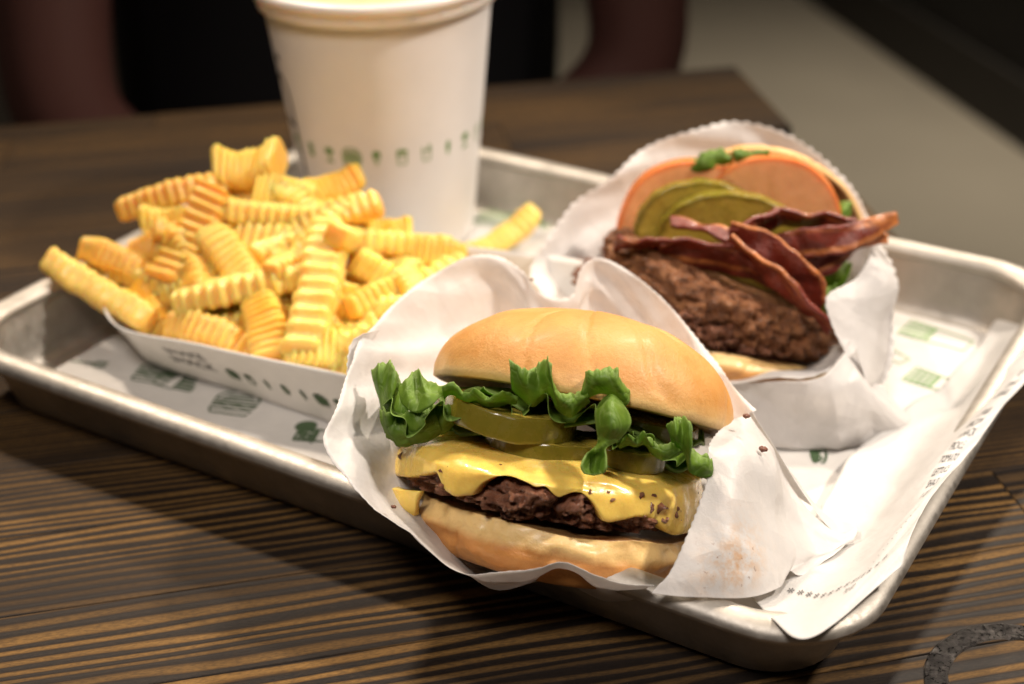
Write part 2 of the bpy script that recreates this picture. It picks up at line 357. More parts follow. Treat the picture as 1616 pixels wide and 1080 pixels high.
M = dict(
    wood=wood(), alu=alu(), wrap=paper('waxed_paper', (.82, .80, .785), .42, .36, True), liner=paper('liner_paper', (.68, .66, .63), .12, .45, False, .35), receipt=paper('receipt_paper', (.70, .69, .675), .22, .4, False, .4),
    board=paper('paperboard', (.76, .74, .71), .10, .5, False, .12), cup=simple('cup_paper', (.80, .78, .765), .42, 0, .03, .5, .05, 9), lid=simple('lid_plastic', (.86, .84, .80), .3, 0, .02, .5, 0, 8, .3),
    drink=simple('pale_drink', (.80, .62, .36), .3, 0, .08, .6, 0, 8, .3),
    green=simple('green_ink', (.17, .30, .11), .55, 0, .2, 3), dgreen=simple('dark_green_ink', (.045, .085, .035), .55, 0, .2, 3), ink=simple('dark_ink', (.035, .033, .035), .55, 0, .2, 3), brown=simple('brown_ink', (.12, .075, .05), .55, 0, .2, 3),
    bun=bun('bun_crust', (.58, .265, .060), (.77, .50, .20), (.22, .075, .02), .50, .04), heel=bun('bun_heel', (.52, .20, .040), (.80, .55, .225), (.14, .045, .012), .38, .2),
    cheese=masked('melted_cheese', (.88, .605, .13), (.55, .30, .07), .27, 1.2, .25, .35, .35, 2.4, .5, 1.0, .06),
    patty=meat('seared_patty', (.05, .018, .010), (.27, .105, .055), (.50, .25, .15), .27), patty2=meat('browned_patty', (.065, .022, .009), (.27, .105, .042), (.46, .21, .09), .28),
    lettuce=lettuce_mat(), pickle=masked('pickle', (.44, .33, .05), (.18, .150, .014), .22, 2.6, .35, .2, .15, 4, .35, .6), tomato=masked('tomato', (.84, .42, .19), (.78, .25, .075), .22, 1.4, .3, .35, .10, 3, .3, .7, .06),
    bacon=masked('crisp_bacon', (.165, .020, .008), (.52, .18, .045), .40, 1.6, .10, .1, .8, 6, .46, .95, .4),
    fry=masked('crinkle_fry', (.93, .67, .18), (.84, .42, .045), .38, .9, .12, .85, .45, 6, .25, .95, .03),
    crumb=simple('meat_crumb', (.16, .055, .03), .4, 0, .4, 9, .5, 20), skin=simple('skin', (.15, .062, .050), .5, 0, .1, .4, 0, 8, .1),
    shirt=simple('black_cloth', (.006, .006, .008), .85, 0, .3, 1.0, .3, 12), trouser=simple('dark_denim', (.010, .013, .025), .85, 0, .3, 1, .3, 12), hair=simple('dark_hair', (.012, .008, .006), .5, 0, .4, 3, .5, 6), eye=simple('eye_white', (.5, .48, .45), .3),
    floor=simple('concrete_floor', (.27, .24, .195), .55, 0, .10, .02, .1, .6), wall=simple('dark_wall', (.011, .010, .010), .7, 0, .4, .05, .1, .5), base=simple('dark_skirting', (.02, .017, .015), .6),
    iron=None, stool=simple('black_metal', (.02, .02, .02), .4, .5))
fry_tint(M['fry'])
m, t, b = nt('weathered_iron'); v = mapn(t)
t.links.new(ramp(t, noi(t, v, 3, 5, .7), [(.34, (.012, .011, .011)), (.52, (.07, .064, .06)), (.7, (.20, .185, .17)), (.82, (.16, .08, .05))]), b.inputs['Base Color']); b.inputs['Metallic'].default_value = .75
t.links.new(ramp(t, noi(t, v, 6, 4, .7), [(.3, .18), (.7, .5)]), b.inputs['Roughness']); bump(t, b, noi(t, v, 5, 6, .75), .9, .15); M['iron'] = m

# ------------------------------------------------------------------ the setting
def quad(name, pts, mat, n=2): return mk(name, pts, [(0, 1, 2, 3)], mat, smooth=False)
tag(quad('floor', [(-600, -250, -74), (500, -250, -74), (500, 700, -74), (-600, 700, -74)], M['floor']), kind='structure')
e1 = np.array([math.cos(rad(14)), math.sin(rad(14)), 0]); e2 = np.array([-math.sin(rad(10)), math.cos(rad(10)), 0]); TC = np.array([12.6, 82.9, 0])
def tb(u, v, z): return TC + e1 * u + e2 * v + ZZ * z
w0 = np.array([69.33, 354.9, -74.]); w1 = np.array([92.46, 257.5, -74.]); wd = (w1 - w0) / np.linalg.norm(w1 - w0); wn = np.array([-wd[1], wd[0], 0])
if wn[0] < 0: wn = -wn
def wallpt(k, o, z): q = w0 + wd * k + wn * o; return (q[0], q[1], z)
vv, ff = merge([(np.array([wallpt(k, o, z) for z in (-74, 200) for o in (1.2, 14) for k in (-260, 330)]), [(0, 1, 3, 2), (4, 6, 7, 5), (0, 4, 5, 1), (2, 3, 7, 6), (0, 2, 6, 4), (1, 5, 7, 3)])])
wl = tag(mk('wall', vv, ff, M['wall'], smooth=False), kind='structure')
mk('skirting', np.array([wallpt(k, o, z) for z in (-73.9, -62) for o in (0, 1.1) for k in (-259, 329)]), [(0, 1, 3, 2), (4, 6, 7, 5), (0, 4, 5, 1), (2, 3, 7, 6), (0, 2, 6, 4), (1, 5, 7, 3)], M['base'], wl, smooth=False)

# ------------------------------------------------------------------ table
table = thing('table', tb(-62, -37, -74), 'dark brown wooden table of striped staves with an iron ring let into it', 'table')
rr = random.Random(11)
v0 = -76.0; row = 0
special = {}
while v0 < -0.2:
    wdt = 3.9 if v0 < -4.2 else -v0
    u = -131 + rr.uniform(-24, 0); 
    while u < 0:
        L = rr.uniform(22, 46); a0 = max(u, -131); a1 = min(u + L, 0)
        if a1 - a0 > 4 or a1 < 0:
            if a1 > -1.5: a1 = 0
            g = 0.012; z1 = rr.uniform(-.008, .0); dep = 3.2
            bv, bf = boxv(a0 + g, a1 - g, v0 + g, v0 + wdt - g, -dep, z1, .025)
            W = np.array([tb(*q) for q in bv]); off = rr.uniform(0, 90); fq = rr.choice([2.4, 3.0, 3.6, 4.2])
            near = v0 < -44
            if near and a1 > -14: fq = rr.choice([1.9, 2.1])
            lc = np.stack([bv[:, 0] + off * 3, bv[:, 1] + off, np.full(len(bv), off)], 1)
            mk('plank', W, bf, M['wood'], table, smooth=False, lc=lc, mask=np.full(len(bv), fq))
        if a1 >= 0: break
        u += L
    v0 += wdt; row += 1
bv, bf = boxv(-128, -3, -73, -3, -6.5, -3.3); mk('apron', [tb(*q) for q in bv], bf, M['wood'], table, smooth=False, lc=bv, mask=np.full(8, 2.0))
for (u, v) in ((-8, -8), (-8, -68), (-123, -8), (-123, -68)):
    bv, bf = boxv(u - 3, u + 3, v - 3, v + 3, -74, -6.6); mk('leg', [tb(*q) for q in bv], bf, M['stool'], table, smooth=False)
# iron ring inlay, worn flush with the boards
rc = G(1627, 1092, 0); pr = []
for rr_, z in ((2.78, -.3), (2.78, .03), (2.72, .07), (2.20, .07), (2.14, .03), (2.14, -.3)):
    pr.append([rc + np.array([math.cos(a) * (rr_ + .03 * nz((math.cos(a) * 3, math.sin(a) * 3, rr_), 1.5)), math.sin(a) * rr_, z + .02 * nz((math.cos(a) * 5, math.sin(a) * 5, rr_), 1.1)]) for a in np.linspace(0, 2 * math.pi, 120, endpoint=False)])
sheet('metal_ring', np.array(pr), M['iron'], table, closed=True)

# ------------------------------------------------------------------ tray
def rrect(hx, hy, r, n=10, k=14):
    """rounded rectangle, anticlockwise, in tray (s, t)"""
    p = []
    for cx, cy, a0 in ((hx - r, hy - r, 0), (-hx + r, hy - r, 90), (-hx + r, -hy + r, 180), (hx - r, -hy + r, 270)):
        for a in np.radians(np.linspace(a0, a0 + 90, n)): p.append((cx + r * math.cos(a), cy + r * math.sin(a)))
    q = []
    for i in range(len(p)):
        q.append(p[i]); a, b_ = np.array(p[i]), np.array(p[(i + 1) % len(p)])
        d = np.linalg.norm(b_ - a)
        if d > 2:
            for j in range(1, k): q.append(tuple(a + (b_ - a) * j / k))
    return q
tray = thing('serving_tray', T(0, 0, 0), 'dented silver aluminium tray with a rolled rim carrying the whole meal', 'tray')
HX, HY = 16.5, 12.5
prof = [(-1.55, .30, 1.2), (-1.45, .34, 1.3), (-1.25, .60, 1.5), (-1.15, 1.0, 1.6), (-.85, 2.2, 1.8), (-.78, 2.45, 1.9)]
rows_ = []
def trayrow(d, z, r):
    return [T(s, t, z) for s, t in rrect(HX + d, HY + d, r + 0.6)]
rows_ = [trayrow(-6, .30, .6), trayrow(-3, .30, .9)] + [trayrow(*q) for q in prof]
N_ = len(rows_[0])
# underside
rows_o = [trayrow(-.72, 2.30, 1.9), trayrow(-.80, 2.0, 1.8), trayrow(-1.08, .9, 1.6), trayrow(-1.3, .2, 1.5), trayrow(-1.7, .02, 1.2), trayrow(-6, .02, .6)]
pan = np.array(rows_ )
c0 = np.array([T(0, 0, .30)]); V = [pan.reshape(-1, 3), c0]; F_ = gridfaces(len(rows_), N_, True)
F_ += [(i + 1 if i + 1 < N_ else 0, i, len(rows_) * N_) for i in range(N_)]
V2 = np.array(rows_o).reshape(-1, 3); F2 = gridfaces(len(rows_o), N_, True) + [tuple((len(rows_o) - 1) * N_ + i for i in range(N_))]
vv, ff = merge([(np.concatenate(V), F_), (V2, F2)]); mk('pan', vv, ff, M['alu'], tray)
rim = []
for a in np.radians(np.arange(0, 360, 20)):
    rim.append(trayrow(-.46 + .47 * math.cos(a), 2.42 + .33 * math.sin(a) + .02, 2.1 + .25 * math.cos(a)))
rg = np.array(rim + [rim[0]])
for j in range(rg.shape[0]):
    for i in range(rg.shape[1]):
        q = rg[j, i]; rg[j, i] += ZZ * .045 * nz(q, .22)
rg[-1] = rg[0]
sheet('rolled_rim', rg, M['alu'], tray, closed=True)

# ------------------------------------------------------------------ tray liner
LZ = lambda s, t: .42 + .05 * (1 + nz((s, t, 1), .22)) + .05 * abs(nz((s, t, 7), .6)) + 1.45 * max(0, (-t - 10.35) / 1.2) ** 1.3 + 1.2 * max(0, (s - 14.35) / 1.0) ** 1.5
ns, ntt = 90, 70
SS = np.linspace(-14.1, 15.0, ns); TT = np.linspace(-11.25, 10.6, ntt)
def lin(s, t): return T(s, t, LZ(s, t))
lg = np.array([[lin(s, t) for s in SS] for t in TT])
# sliced front corner
keep = []
for j in range(ntt - 1):
    for i in range(ns - 1):
        s, t_ = SS[i], TT[j]
        if (s - 13.7) * .9 - (t_ + 8.6) * .35 > 0.9 and t_ < -8: continue
        keep.append((j * ns + i, j * ns + i + 1, (j + 1) * ns + i + 1, (j + 1) * ns + i))
liner = thing('tray_liner', T(0, 0, .4), 'white paper sheet printed with small green food drawings lining the tray', 'paper')
mk('printed_sheet', lg.reshape(-1, 3), keep, M['liner'], liner)
def print_liner(kind, px, py, size, rot, wd=.06, mat='dgreen'):
    g = G(px, py, .47); d = g - TO; s0, t0 = d @ TA, d @ TB
    lay('green_drawing', icon(kind, s0, t0, size, wd, rot), lambda a, b_: lin(a, b_) + ZZ * .018, M[mat], liner)
for k, px, py, sz, ro, mt_ in (('shake', 1478, 531, 2.5, 1.45, 'green'), ('shake', 1484, 606, 2.3, 1.45, 'green'), ('burger', 248, 588, 1.5, .25, 'dgreen'), ('fries', 280, 603, 1.6, -1.4, 'dgreen'), ('burger', 372, 636, 1.6, .3, 'dgreen'), ('cone', 486, 684, 1.5, .8, 'dgreen'), ('shake', 505, 690, 1.6, 1.9, 'dgreen'),
        ('line', 228, 645, 1.5, .2, 'dgreen'), ('line', 372, 700, 1.6, .1, 'dgreen'), ('dog', 1290, 718, 1.2, .4, 'dgreen'), ('utensil', 1137, 968, 2.1, .42, 'dgreen'), ('burger', 790, 345, 2.0, .2, 'green'), ('cone', 860, 352, 1.8, .5, 'green'), ('fork', 140, 575, 1.4, .3, 'dgreen'), ('cup', 1405, 560, 1.3, 1.2, 'green')):
    print_liner(k, px, py, sz, ro, .09, mt_)

# ------------------------------------------------------------------ cup
cb = np.array([-5.07, 59.79, .50]); CT = rad(-1.6); CH = 10.75
cax = np.array([math.sin(CT), 0, math.cos(CT)]); cxx = np.array([math.cos(CT), 0, -math.sin(CT)]); cyy = np.array([0, 1.0, 0])
def cyl(r, a, z): return cb + cax * z + cxx * r * math.cos(a) + cyy * r * math.sin(a)
CR = lambda z: 3.42 + (4.62 - 3.42) * z / CH
cup = thing('drink_cup', cb, 'tall white paper cup with a clear lid and a row of green icons', 'cup')
A_ = np.linspace(0, 2 * math.pi, 96, endpoint=False)
body = [[cyl(r, a, z) for a in A_] for r, z in ((.1, .25), (3.2, .25), (3.25, 0), (3.38, 0), (3.42, .06))] + [[cyl(CR(z), a, z) for a in A_] for z in np.linspace(.3, CH, 12)] + [[cyl(CR(CH) - .12, a, CH) for a in A_], [cyl(CR(CH - 1) - .12, a, CH - 1) for a in A_]]
sheet('cup_body', np.array(body), M['cup'], cup, closed=True)
lidp = [(4.74, CH - .62), (4.80, CH - .60), (4.84, CH - .35), (4.86, CH - .05), (5.03, CH + .0), (5.10, CH + .12), (5.06, CH + .30), (4.90, CH + .38), (4.72, CH + .33), (4.58, CH + .10), (4.50, CH - .18), (4.30, CH - .24), (.1, CH - .22)]
lid = sheet('lid', np.array([[cyl(r, a, z) for a in A_] for r, z in lidp]), M['lid'], cup, closed=True)
sheet('drink_surface', np.array([[cyl(r, a, CH - .20 + .015) for a in A_] for r in (4.25, 2, .05)]), M['drink'], cup, closed=True)
for i in range(26):
    a = 2 * math.pi * i / 26; q = [[cyl(4.83 + .07 * math.cos(e), a + .022 * math.sin(e) * math.cos(h), CH - .30 + .09 * math.sin(e) * math.sin(h)) for h in np.linspace(0, 2 * math.pi, 8, endpoint=False)] for e in (0.05, .8, 1.5)]
    sheet('dimple', np.array(q), M['lid'], lid, closed=True)
def cupmap(a0): return lambda a, z: cyl(CR(z) + .012, a0 + a / CR(z), z)
kinds = ['cup', 'dog', 'tree', 'burger', 'cone', 'cup', 'glass', 'leaf', 'tree', 'glass', 'dog', 'leaf']
for i, k in enumerate(kinds):
    lay('green_icon', icon(k, 0, 4.75, .66 if k != 'burger' else .80, .06), cupmap(rad(-150 + 14.6 * i)), M['green'], cup)
mark = [ribbon(np.vstack([arc(.0, 6.6, .62, .9, 180, 0), [(.62, 6.6), (.62, 2.6)]]), .20), ribbon([(-.62, 6.6), (-.62, 2.6), (.62, 2.6)], .14), ribbon([(-.5, 5.6), (.5, 5.5)], .2), ribbon([(-.1, 8.3), (.35, 8.25)], .28), ribbon([(0, 8.2), (0, 7.5)], .1)]
lay('dark_emblem', mark, cupmap(rad(-157)), M['ink'], cup)

# ------------------------------------------------------------------ fries boat
boat = thing('fries_boat', T(-6, -3, .5), 'white paperboard boat with a green icon strip heaped with crinkle fries', 'food tray')
base = [(-12.1, -6.75), (-7, -7.0), (-1.5, -7.1), (1.2, -6.9), (1.9, -4), (1.5, .2), (-4, .6), (-10, .5), (-12.4, 0), (-12.7, -3.5)]
brim = [(-12.0, -8.15, 2.65), (-7.6, -8.35, 2.95), (-2.6, -7.75, 3.05), (1.6, -8.0, 3.7), (3.4, -4, 3.3), (2.4, 1.8, 3.9), (-4, 2.2, 3.3), (-10.5, 2.0, 3.3), (-14.6, 1.0, 3.6), (-15.2, -4.2, 3.0)]
b0 = [T(s, t, .56) for s, t in base]; b1 = [T(s, t, z) for s, t, z in brim]
bm_ = [(np.array(p) + np.array(q)) / 2 + ZZ * .12 + 0 * ZZ for p, q in zip(b0, b1)]
bg = loft([b0, bm_, b1], 160, 14, True)
sheet('boat_wall', bg, M['board'], boat, thick=.06, closed=True)
bc = T(-6, -3, .55); mk('boat_floor', np.vstack([bg[0] + ZZ * .02, [bc]]), [(i, (i + 1) % 160, 160) for i in range(160)], M['board'], boat)
FC = np.array([i for i in range(160) if (bg[4][i] - TO) @ TB < -6.2])
def boatmap(s, h):           # along the front wall: s = tray coordinate, h = 0..1 up the wall
    c_ = FC[np.argsort((bg[4][FC] - TO) @ TA)]; ss_ = (bg[4][c_] - TO) @ TA; k = int(np.clip(np.searchsorted(ss_, s) - 1, 0, len(c_) - 2)); fk = np.clip((s - ss_[k]) / (ss_[k + 1] - ss_[k]), 0, 1)
    col = bg[:, c_[k]] * (1 - fk) + bg[:, c_[k + 1]] * fk; x = np.clip(h, 0, 1) * 13; i = min(int(x), 12); p = col[i] + (col[i + 1] - col[i]) * (x - i)
    return p - TB * .055 - ZZ * .02
kk = ['burger', 'cup', 'leaf', 'dog', 'leaf', 'burger', 'cup', 'glass', 'tree', 'cone']
for i, k in enumerate(kk):
    L_ = [(np.stack([q[:, 0], .40 + q[:, 1] / 2.9], 1), f) for q, f in icon(k, 0, 0, .50, .06)]
    s0 = -7.0 + i * .74
    lay('green_icon', L_, lambda a, h, s0=s0: boatmap(s0 + a, h), M['dgreen'], boat)
L_ = []
for j, tx in enumerate(('SHAKE', 'SHACK')):
    q, f = letters(tx, .62); L_.append((np.stack([q[:, 0], .62 - .22 * j + q[:, 1] / 2.9], 1), f))
lay('dark_lettering', L_, lambda a, h: boatmap(-8.75 + a, h), M['ink'], boat)

# ------------------------------------------------------------------ crinkle fries
def fry_mesh(seed, L=5.6):
    rs = np.random.RandomState(seed); n = 72; V = []; lc = []; mk_ = []
    wv = rs.uniform(.86, 1.18); hh = rs.uniform(.80, 1.0); per = rs.uniform(.50, .58); ph = rs.uniform(0, 6.3); bend = rs.uniform(-.5, .5); bend2 = rs.uniform(-.25, .25); tw = rs.uniform(-.4, .4)
    prof = []
    for q in np.linspace(0, 2 * math.pi, 20, endpoint=False):
        c, s_ = math.cos(q), math.sin(q); k = (abs(c) ** 6 + abs(s_) ** 6) ** (-1 / 6.); prof.append((c * k, s_ * k))
    for i in range(n):
        x = (i / (n - 1) - .5) * L; e = min(1, (min(i, n - 1 - i) / 1.8 + .0001) ** .5) if i in (0, 1, n - 2, n - 1) else 1
        wob = math.cos((x + .06 * nz((x, seed * 3.3, 0), .9)) / per * 2 * math.pi + ph); zig = wob * (1.25 - .25 * wob * wob); am = .074 * (1 + .5 * nz((x, seed * 5.1, 2), .7)); u = x / L * 2
        taper = 1 - .10 * abs(u) ** 3
        for y, z in prof:
            w2 = .5 * wv * taper * (1 + .03 * wob) * (.72 + .28 * e); h2 = .5 * hh * taper * (.72 + .28 * e)
            yy = y * w2; zz = z * h2 + am * zig * (1.0 if z > 0 else .72) + .25 * am * zig * y
            a = tw * u; yy, zz = yy * math.cos(a) - zz * math.sin(a), yy * math.sin(a) + zz * math.cos(a)
            p = (x, yy + bend2 * (u * u - .3), zz + bend * (u * u - .3)); d = .15 * fbm((p[0] + seed * 9, p[1], p[2]), 1.1, 3)
            V.append((p[0], p[1] * (1 + d), p[2] * (1 + d))); lc.append((p[0] + seed * 13, p[1], p[2]))
            mk_.append(min(1, max(0, .22 + .35 * max(abs(y * z) * 1.0 - .45, 0) + (.35 if i < 2 or i > n - 3 else 0) + .22 * nz((x, y * .8 + seed * 7, z * .8), 1.1))))
    F_ = gridfaces(n, 20, True) + [tuple(reversed(range(20))), tuple(range((n - 1) * 20, n * 20))]
    o = mk('proto', V, F_, M['fry'], lc=lc, mask=mk_, origin=(0, 0, 0)); me = o.data; me.name = 'crinkle_fry'; bpy.data.objects.remove(o); return me
FM = [fry_mesh(i) for i in range(10)]
rf = random.Random(5)
def place_fry(A, B, label, mi, roll=0.0, wid=1.0, up=None, group='crinkle cut fries'):
    A = np.array(A); B = np.array(B); o = bpy.data.objects.new('crinkle_fry', FM[mi % 10]); COL.objects.link(o)
    X = (B - A); L = np.linalg.norm(X); X /= L
    u = np.array(up if up is not None else (ZZ * .8 - AF * .8)); Y = np.cross(u, X); Y /= np.linalg.norm(Y); Z = np.cross(X, Y)
    c, s_ = math.cos(roll), math.sin(roll); Y, Z = Y * c + Z * s_, Z * c - Y * s_
    o.matrix_world = Matrix([[X[i], Y[i], Z[i], (A[i] + B[i]) / 2 * S] for i in range(3)] + [[0, 0, 0, 1]]).copy() @ Matrix.Diagonal((L / 5.6, wid, wid, 1))
    return tag(o, label, 'fry', group)
def pd(x, y, off=0): return 51.1 + abs(460 - x) * .0075 + (575 - y) * .0145 + off
FR = [  # A px, offset, B px, offset, roll, width, label
    (74, 412, .2, 236, 508, -.3, .2, 1.0, 'long crinkle fry lying along the outer end of the boat, over the tray edge'),
    (132, 385, .6, 245, 440, .3, .5, 1.0, 'short fry jutting out above the long fry at the end of the boat'),
    (186, 332, .2, 345, 288, .2, .6, .95, 'wavy fry sticking out sideways high on the dark side of the pile'),
    (352, 275, .8, 448, 262, .6, .1, 1.45, 'fat curled fry at the very top of the pile'),
    (345, 300, -.5, 262, 450, .1, .2, 1.25, 'broad flat fry slanting down from the top of the pile'),
    (345, 333, -.1, 520, 345, .2, .7, 1.0, 'fry lying level just below the top fry with its ridges lit'),
    (350, 372, .6, 505, 396, .6, .3, 1.05, 'browner fry in the shaded hollow under the level fry'),
    (468, 318, 1.6, 556, 290, 2.2, .4, 1.25, 'thick curled fry touching the front of the cup'),
    (524, 350, -.6, 478, 560, -.6, .05, 1.22, 'big upright fry with sharp ridges in the middle of the pile'),
    (272, 478, -.7, 488, 432, -.5, .8, 1.1, 'long pale fry lying across the front of the pile'),
    (222, 452, .5, 262, 530, .9, .6, 1.1, 'stubby fry standing at the outer front corner of the boat'),
    (268, 505, .2, 400, 552, .2, .3, 1.1, 'fry under the long pale one, its end facing out'),
    (412, 470, -.2, 432, 570, -.1, .2, 1.35, 'short wide fry standing beside the big upright fry'),
    (285, 378, -.1, 322, 470, -.1, .9, 1.1, 'fry standing on end in the middle of the dark side of the pile'),
    (335, 372, -.1, 402, 460, -.2, .2, 1.1, 'fry leaning down towards the long pale fry from above'),
    (548, 492, -.2, 660, 425, .2, .8, 1.0, 'knobbly fry just beyond the big upright fry'),
    (450, 548, -.5, 566, 560, -.2, .2, 1.15, 'fry lying at the foot of the big upright fry'),
    (535, 378, .5, 705, 392, 1.0, .6, 1.05, 'long fry lying behind the knobbly fry next to the cup'),
    (560, 535, .2, 735, 412, .5, .3, 1.0, 'deep orange fry along the inner rim beside the front burger'),
    (300, 545, 1.3, 425, 572, 1.3, .5, 1.0, 'fry lowest at the front of the boat, only its ridges above the rim'),
    (145, 398, 1.0, 280, 470, .4, 1.0, 1.0, 'fry wedged between the long end fry and the pile'),
    (205, 395, .6, 330, 395, .5, .3, 1.1, 'fry lying across the end of the pile below the wavy fry'),
    (560, 405, .1, 640, 470, .2, .4, 1.1, 'small fry slanting between the knobbly fry and the long one behind'),
    (235, 352, .7, 330, 350, .8, .6, 1.2, 'fry tucked under the wavy fry at the dark side'),
    (405, 300, .4, 498, 318, .8, .5, 1.1, 'fry resting right under the fat top fry'),
    (375, 552, .8, 470, 578, .8, 1.0, 1.0, 'fry at the front rim next to the fry at the foot of the upright one'),
    (640, 395, .8, 735, 410, .9, .4, 1.0, 'pale fry tip at the cup end of the boat'),
    (560, 365, 1.0, 640, 372, 1.3, .1, 1.1, 'short fry behind the top of the big upright fry'),
    (490, 560, .4, 600, 540, .6, .8, 1.0, 'fry half hidden by the torn edge of the front wrapper'),
]
for i, (x0, y0, o0, x1, y1, o1, rl, wi, lb) in enumerate(FR):
    place_fry(P(x0, y0, pd(x0, y0, o0)), P(x1, y1, pd(x1, y1, o1)), lb, i, rl, wi)
place_fry(G(735, 412, 1.0), G(843, 344, 1.6), 'lone fry fallen on the liner between the cup and the burgers', 3, .3, .95)
for i in range(16):
    s_, t_ = rf.uniform(-12.0, -2.5), rf.uniform(-5.6, -0.5); a = rf.uniform(0, 6.28); L = rf.uniform(2.6, 4.2); z = 2.9 + 2.5 * math.exp(-((s_ + 9.0) ** 2 / 20 + (t_ + 1.5) ** 2 / 9)) + rf.uniform(-.3, .3)
    if t_ < -4 : a = rf.uniform(-.4, .4); z = 2.9
    d = TA * math.cos(a) + TB * math.sin(a) + ZZ * rf.uniform(-.5, .5); d /= np.linalg.norm(d); c = T(s_, t_, z)
    place_fry(c - d * L / 2, c + d * L / 2, 'golden crinkle fry among the many heaped up inside the boat', i + 3, rf.uniform(0, 3), rf.uniform(.8, 1.0), group='fries heaped in the boat')
for i in range(64):
    for _ in range(60):
        s_, t_ = rf.uniform(-12.2, 0.5), rf.uniform(-5.4, 0.4); top = 2.1 + 2.7 * math.exp(-((s_ + 9.0) ** 2 / 20 + (t_ + 1.5) ** 2 / 9)); z = rf.uniform(1.2, max(1.3, top)) if i % 2 else max(1.3, top - .2); break
    a = rf.uniform(-.6, .6) if rf.random() < .7 else rf.uniform(0, 3.1); L = rf.uniform(3.2, 4.9); dz = rf.uniform(-.5, .5)
    if abs(t_ + 3) + abs(math.sin(a)) * L / 2 > 3.6: a = rf.uniform(-.25, .25)
    d = TA * math.cos(a) + TB * math.sin(a) + ZZ * dz * .35; c = T(s_, t_, z)
    place_fry(c - d * L / 2, c + d * L / 2, 'golden crinkle fry among the many heaped up inside the boat', i, rf.uniform(0, 3), rf.uniform(.85, 1.1), group='fries heaped in the boat')

# ------------------------------------------------------------------ burger part builders
TH = 144
def lathe(prof, fr, rfun, disp=None, th=TH):
    """prof: list of (radius factor, z, mask); rfun(theta) radius"""
    rows = []; ms = []; lc = []
    for k, (r, z, mm) in enumerate(prof):
        for i in range(th):
            a = 2 * math.pi * i / th; R_ = rfun(a) * r; l = np.array([R_ * math.cos(a), R_ * math.sin(a), z], float)
            if disp is not None: l = disp(l, a, k)
            rows.append(l); ms.append(mm)
    return np.array(rows), np.array(ms)
def solid(name, prof, fr, rfun, mat, parent, disp=None, th=TH, seed=0):
    l, ms = lathe(prof, fr, rfun, disp, th); n = len(prof)
    F_ = gridfaces(n, th, True) + [tuple(reversed(range(th))), tuple(range((n - 1) * th, n * th))]
    return mk(name, to(fr, l), F_, mat, parent, lc=l + seed * 11.3, mask=ms)
def crown(fr, R_, H, parent, seed=0, lump=.12, ell=1.0):
    prof = [(.02, .30, .62), (.55, .28, .66), (.86, .22, .72), (.93, .14, .92), (.985, .0, .95), (1.02, .06, .70)]
    for q in np.linspace(0.0, 1.0, 26)[1:]:
        a = q * math.pi / 2; prof.append((max(.02, 1.03 * math.cos(a) ** .80), .10 + (H - .10) * math.sin(a) ** .92, .48 * max(0, 1 - q * 2.6) ** 1.2 if q < .4 else 0.0))
    def dp(l, a, k):
        f = lump * fbm((l[0] + seed * 7, l[1], l[2]), .28, 3); r = 1 + f * .35 / R_ * 2; l = l.copy(); l[:2] *= r
        if k > 5:
            c = abs(nz((math.cos(a) * 2.3 + seed, math.sin(a) * 2.3, l[2] * .25), 1.0)); l[2] += f - .10 * max(0, 1 - c * 14); l[:2] *= 1 - .015 * max(0, 1 - c * 14)
        return l
    return solid('bun_top', prof, fr, lambda a: R_ * (1 + .03 * math.cos(2 * a + seed)) * (1 if abs(math.cos(a)) > 2 else 1), M['bun'], parent, dp, 192, seed)
def heel(fr, R_, H, parent, seed=0):
    """lower bun half: z from -H (base) to 0 (cut face)"""
    prof = [(.02, -H, .05), (.7, -H, .06), (.88, -H * .96, .10), (.95, -H * .86, .12), (1.0, -H * .68, .18), (1.02, -H * .48, .27), (1.02, -H * .30, .50), (1.0, -H * .15, .60), (.985, -.05, .70), (.96, 0, .93), (.8, .02, .84), (.02, .02, .8)]
    pr = cr(prof, 34)
    def dp(l, a, k):
        f = .16 * fbm((l[0] + seed * 5, l[1], l[2] * 2.2), .55, 3); m_ = math.sin(min(1, max(0, (k - 3) / 28)) * math.pi); l = l.copy(); l[:2] *= 1 + f * m_ / R_ * 1.5
        c = abs(nz((math.cos(a) * 3 + seed, math.sin(a) * 3, l[2] * .4), 1.2)); l[:2] *= 1 - .03 * max(0, 1 - c * 9) * m_
        l[2] += .10 * nz((l[0], l[1], seed), .5) * (1 if k > 20 else .3); return l
    return solid('bun_bottom', [tuple(x) for x in pr], fr, lambda a: R_ * (1 + .025 * math.cos(2 * a + seed * 2)), M['heel'], parent, dp, 192, seed)
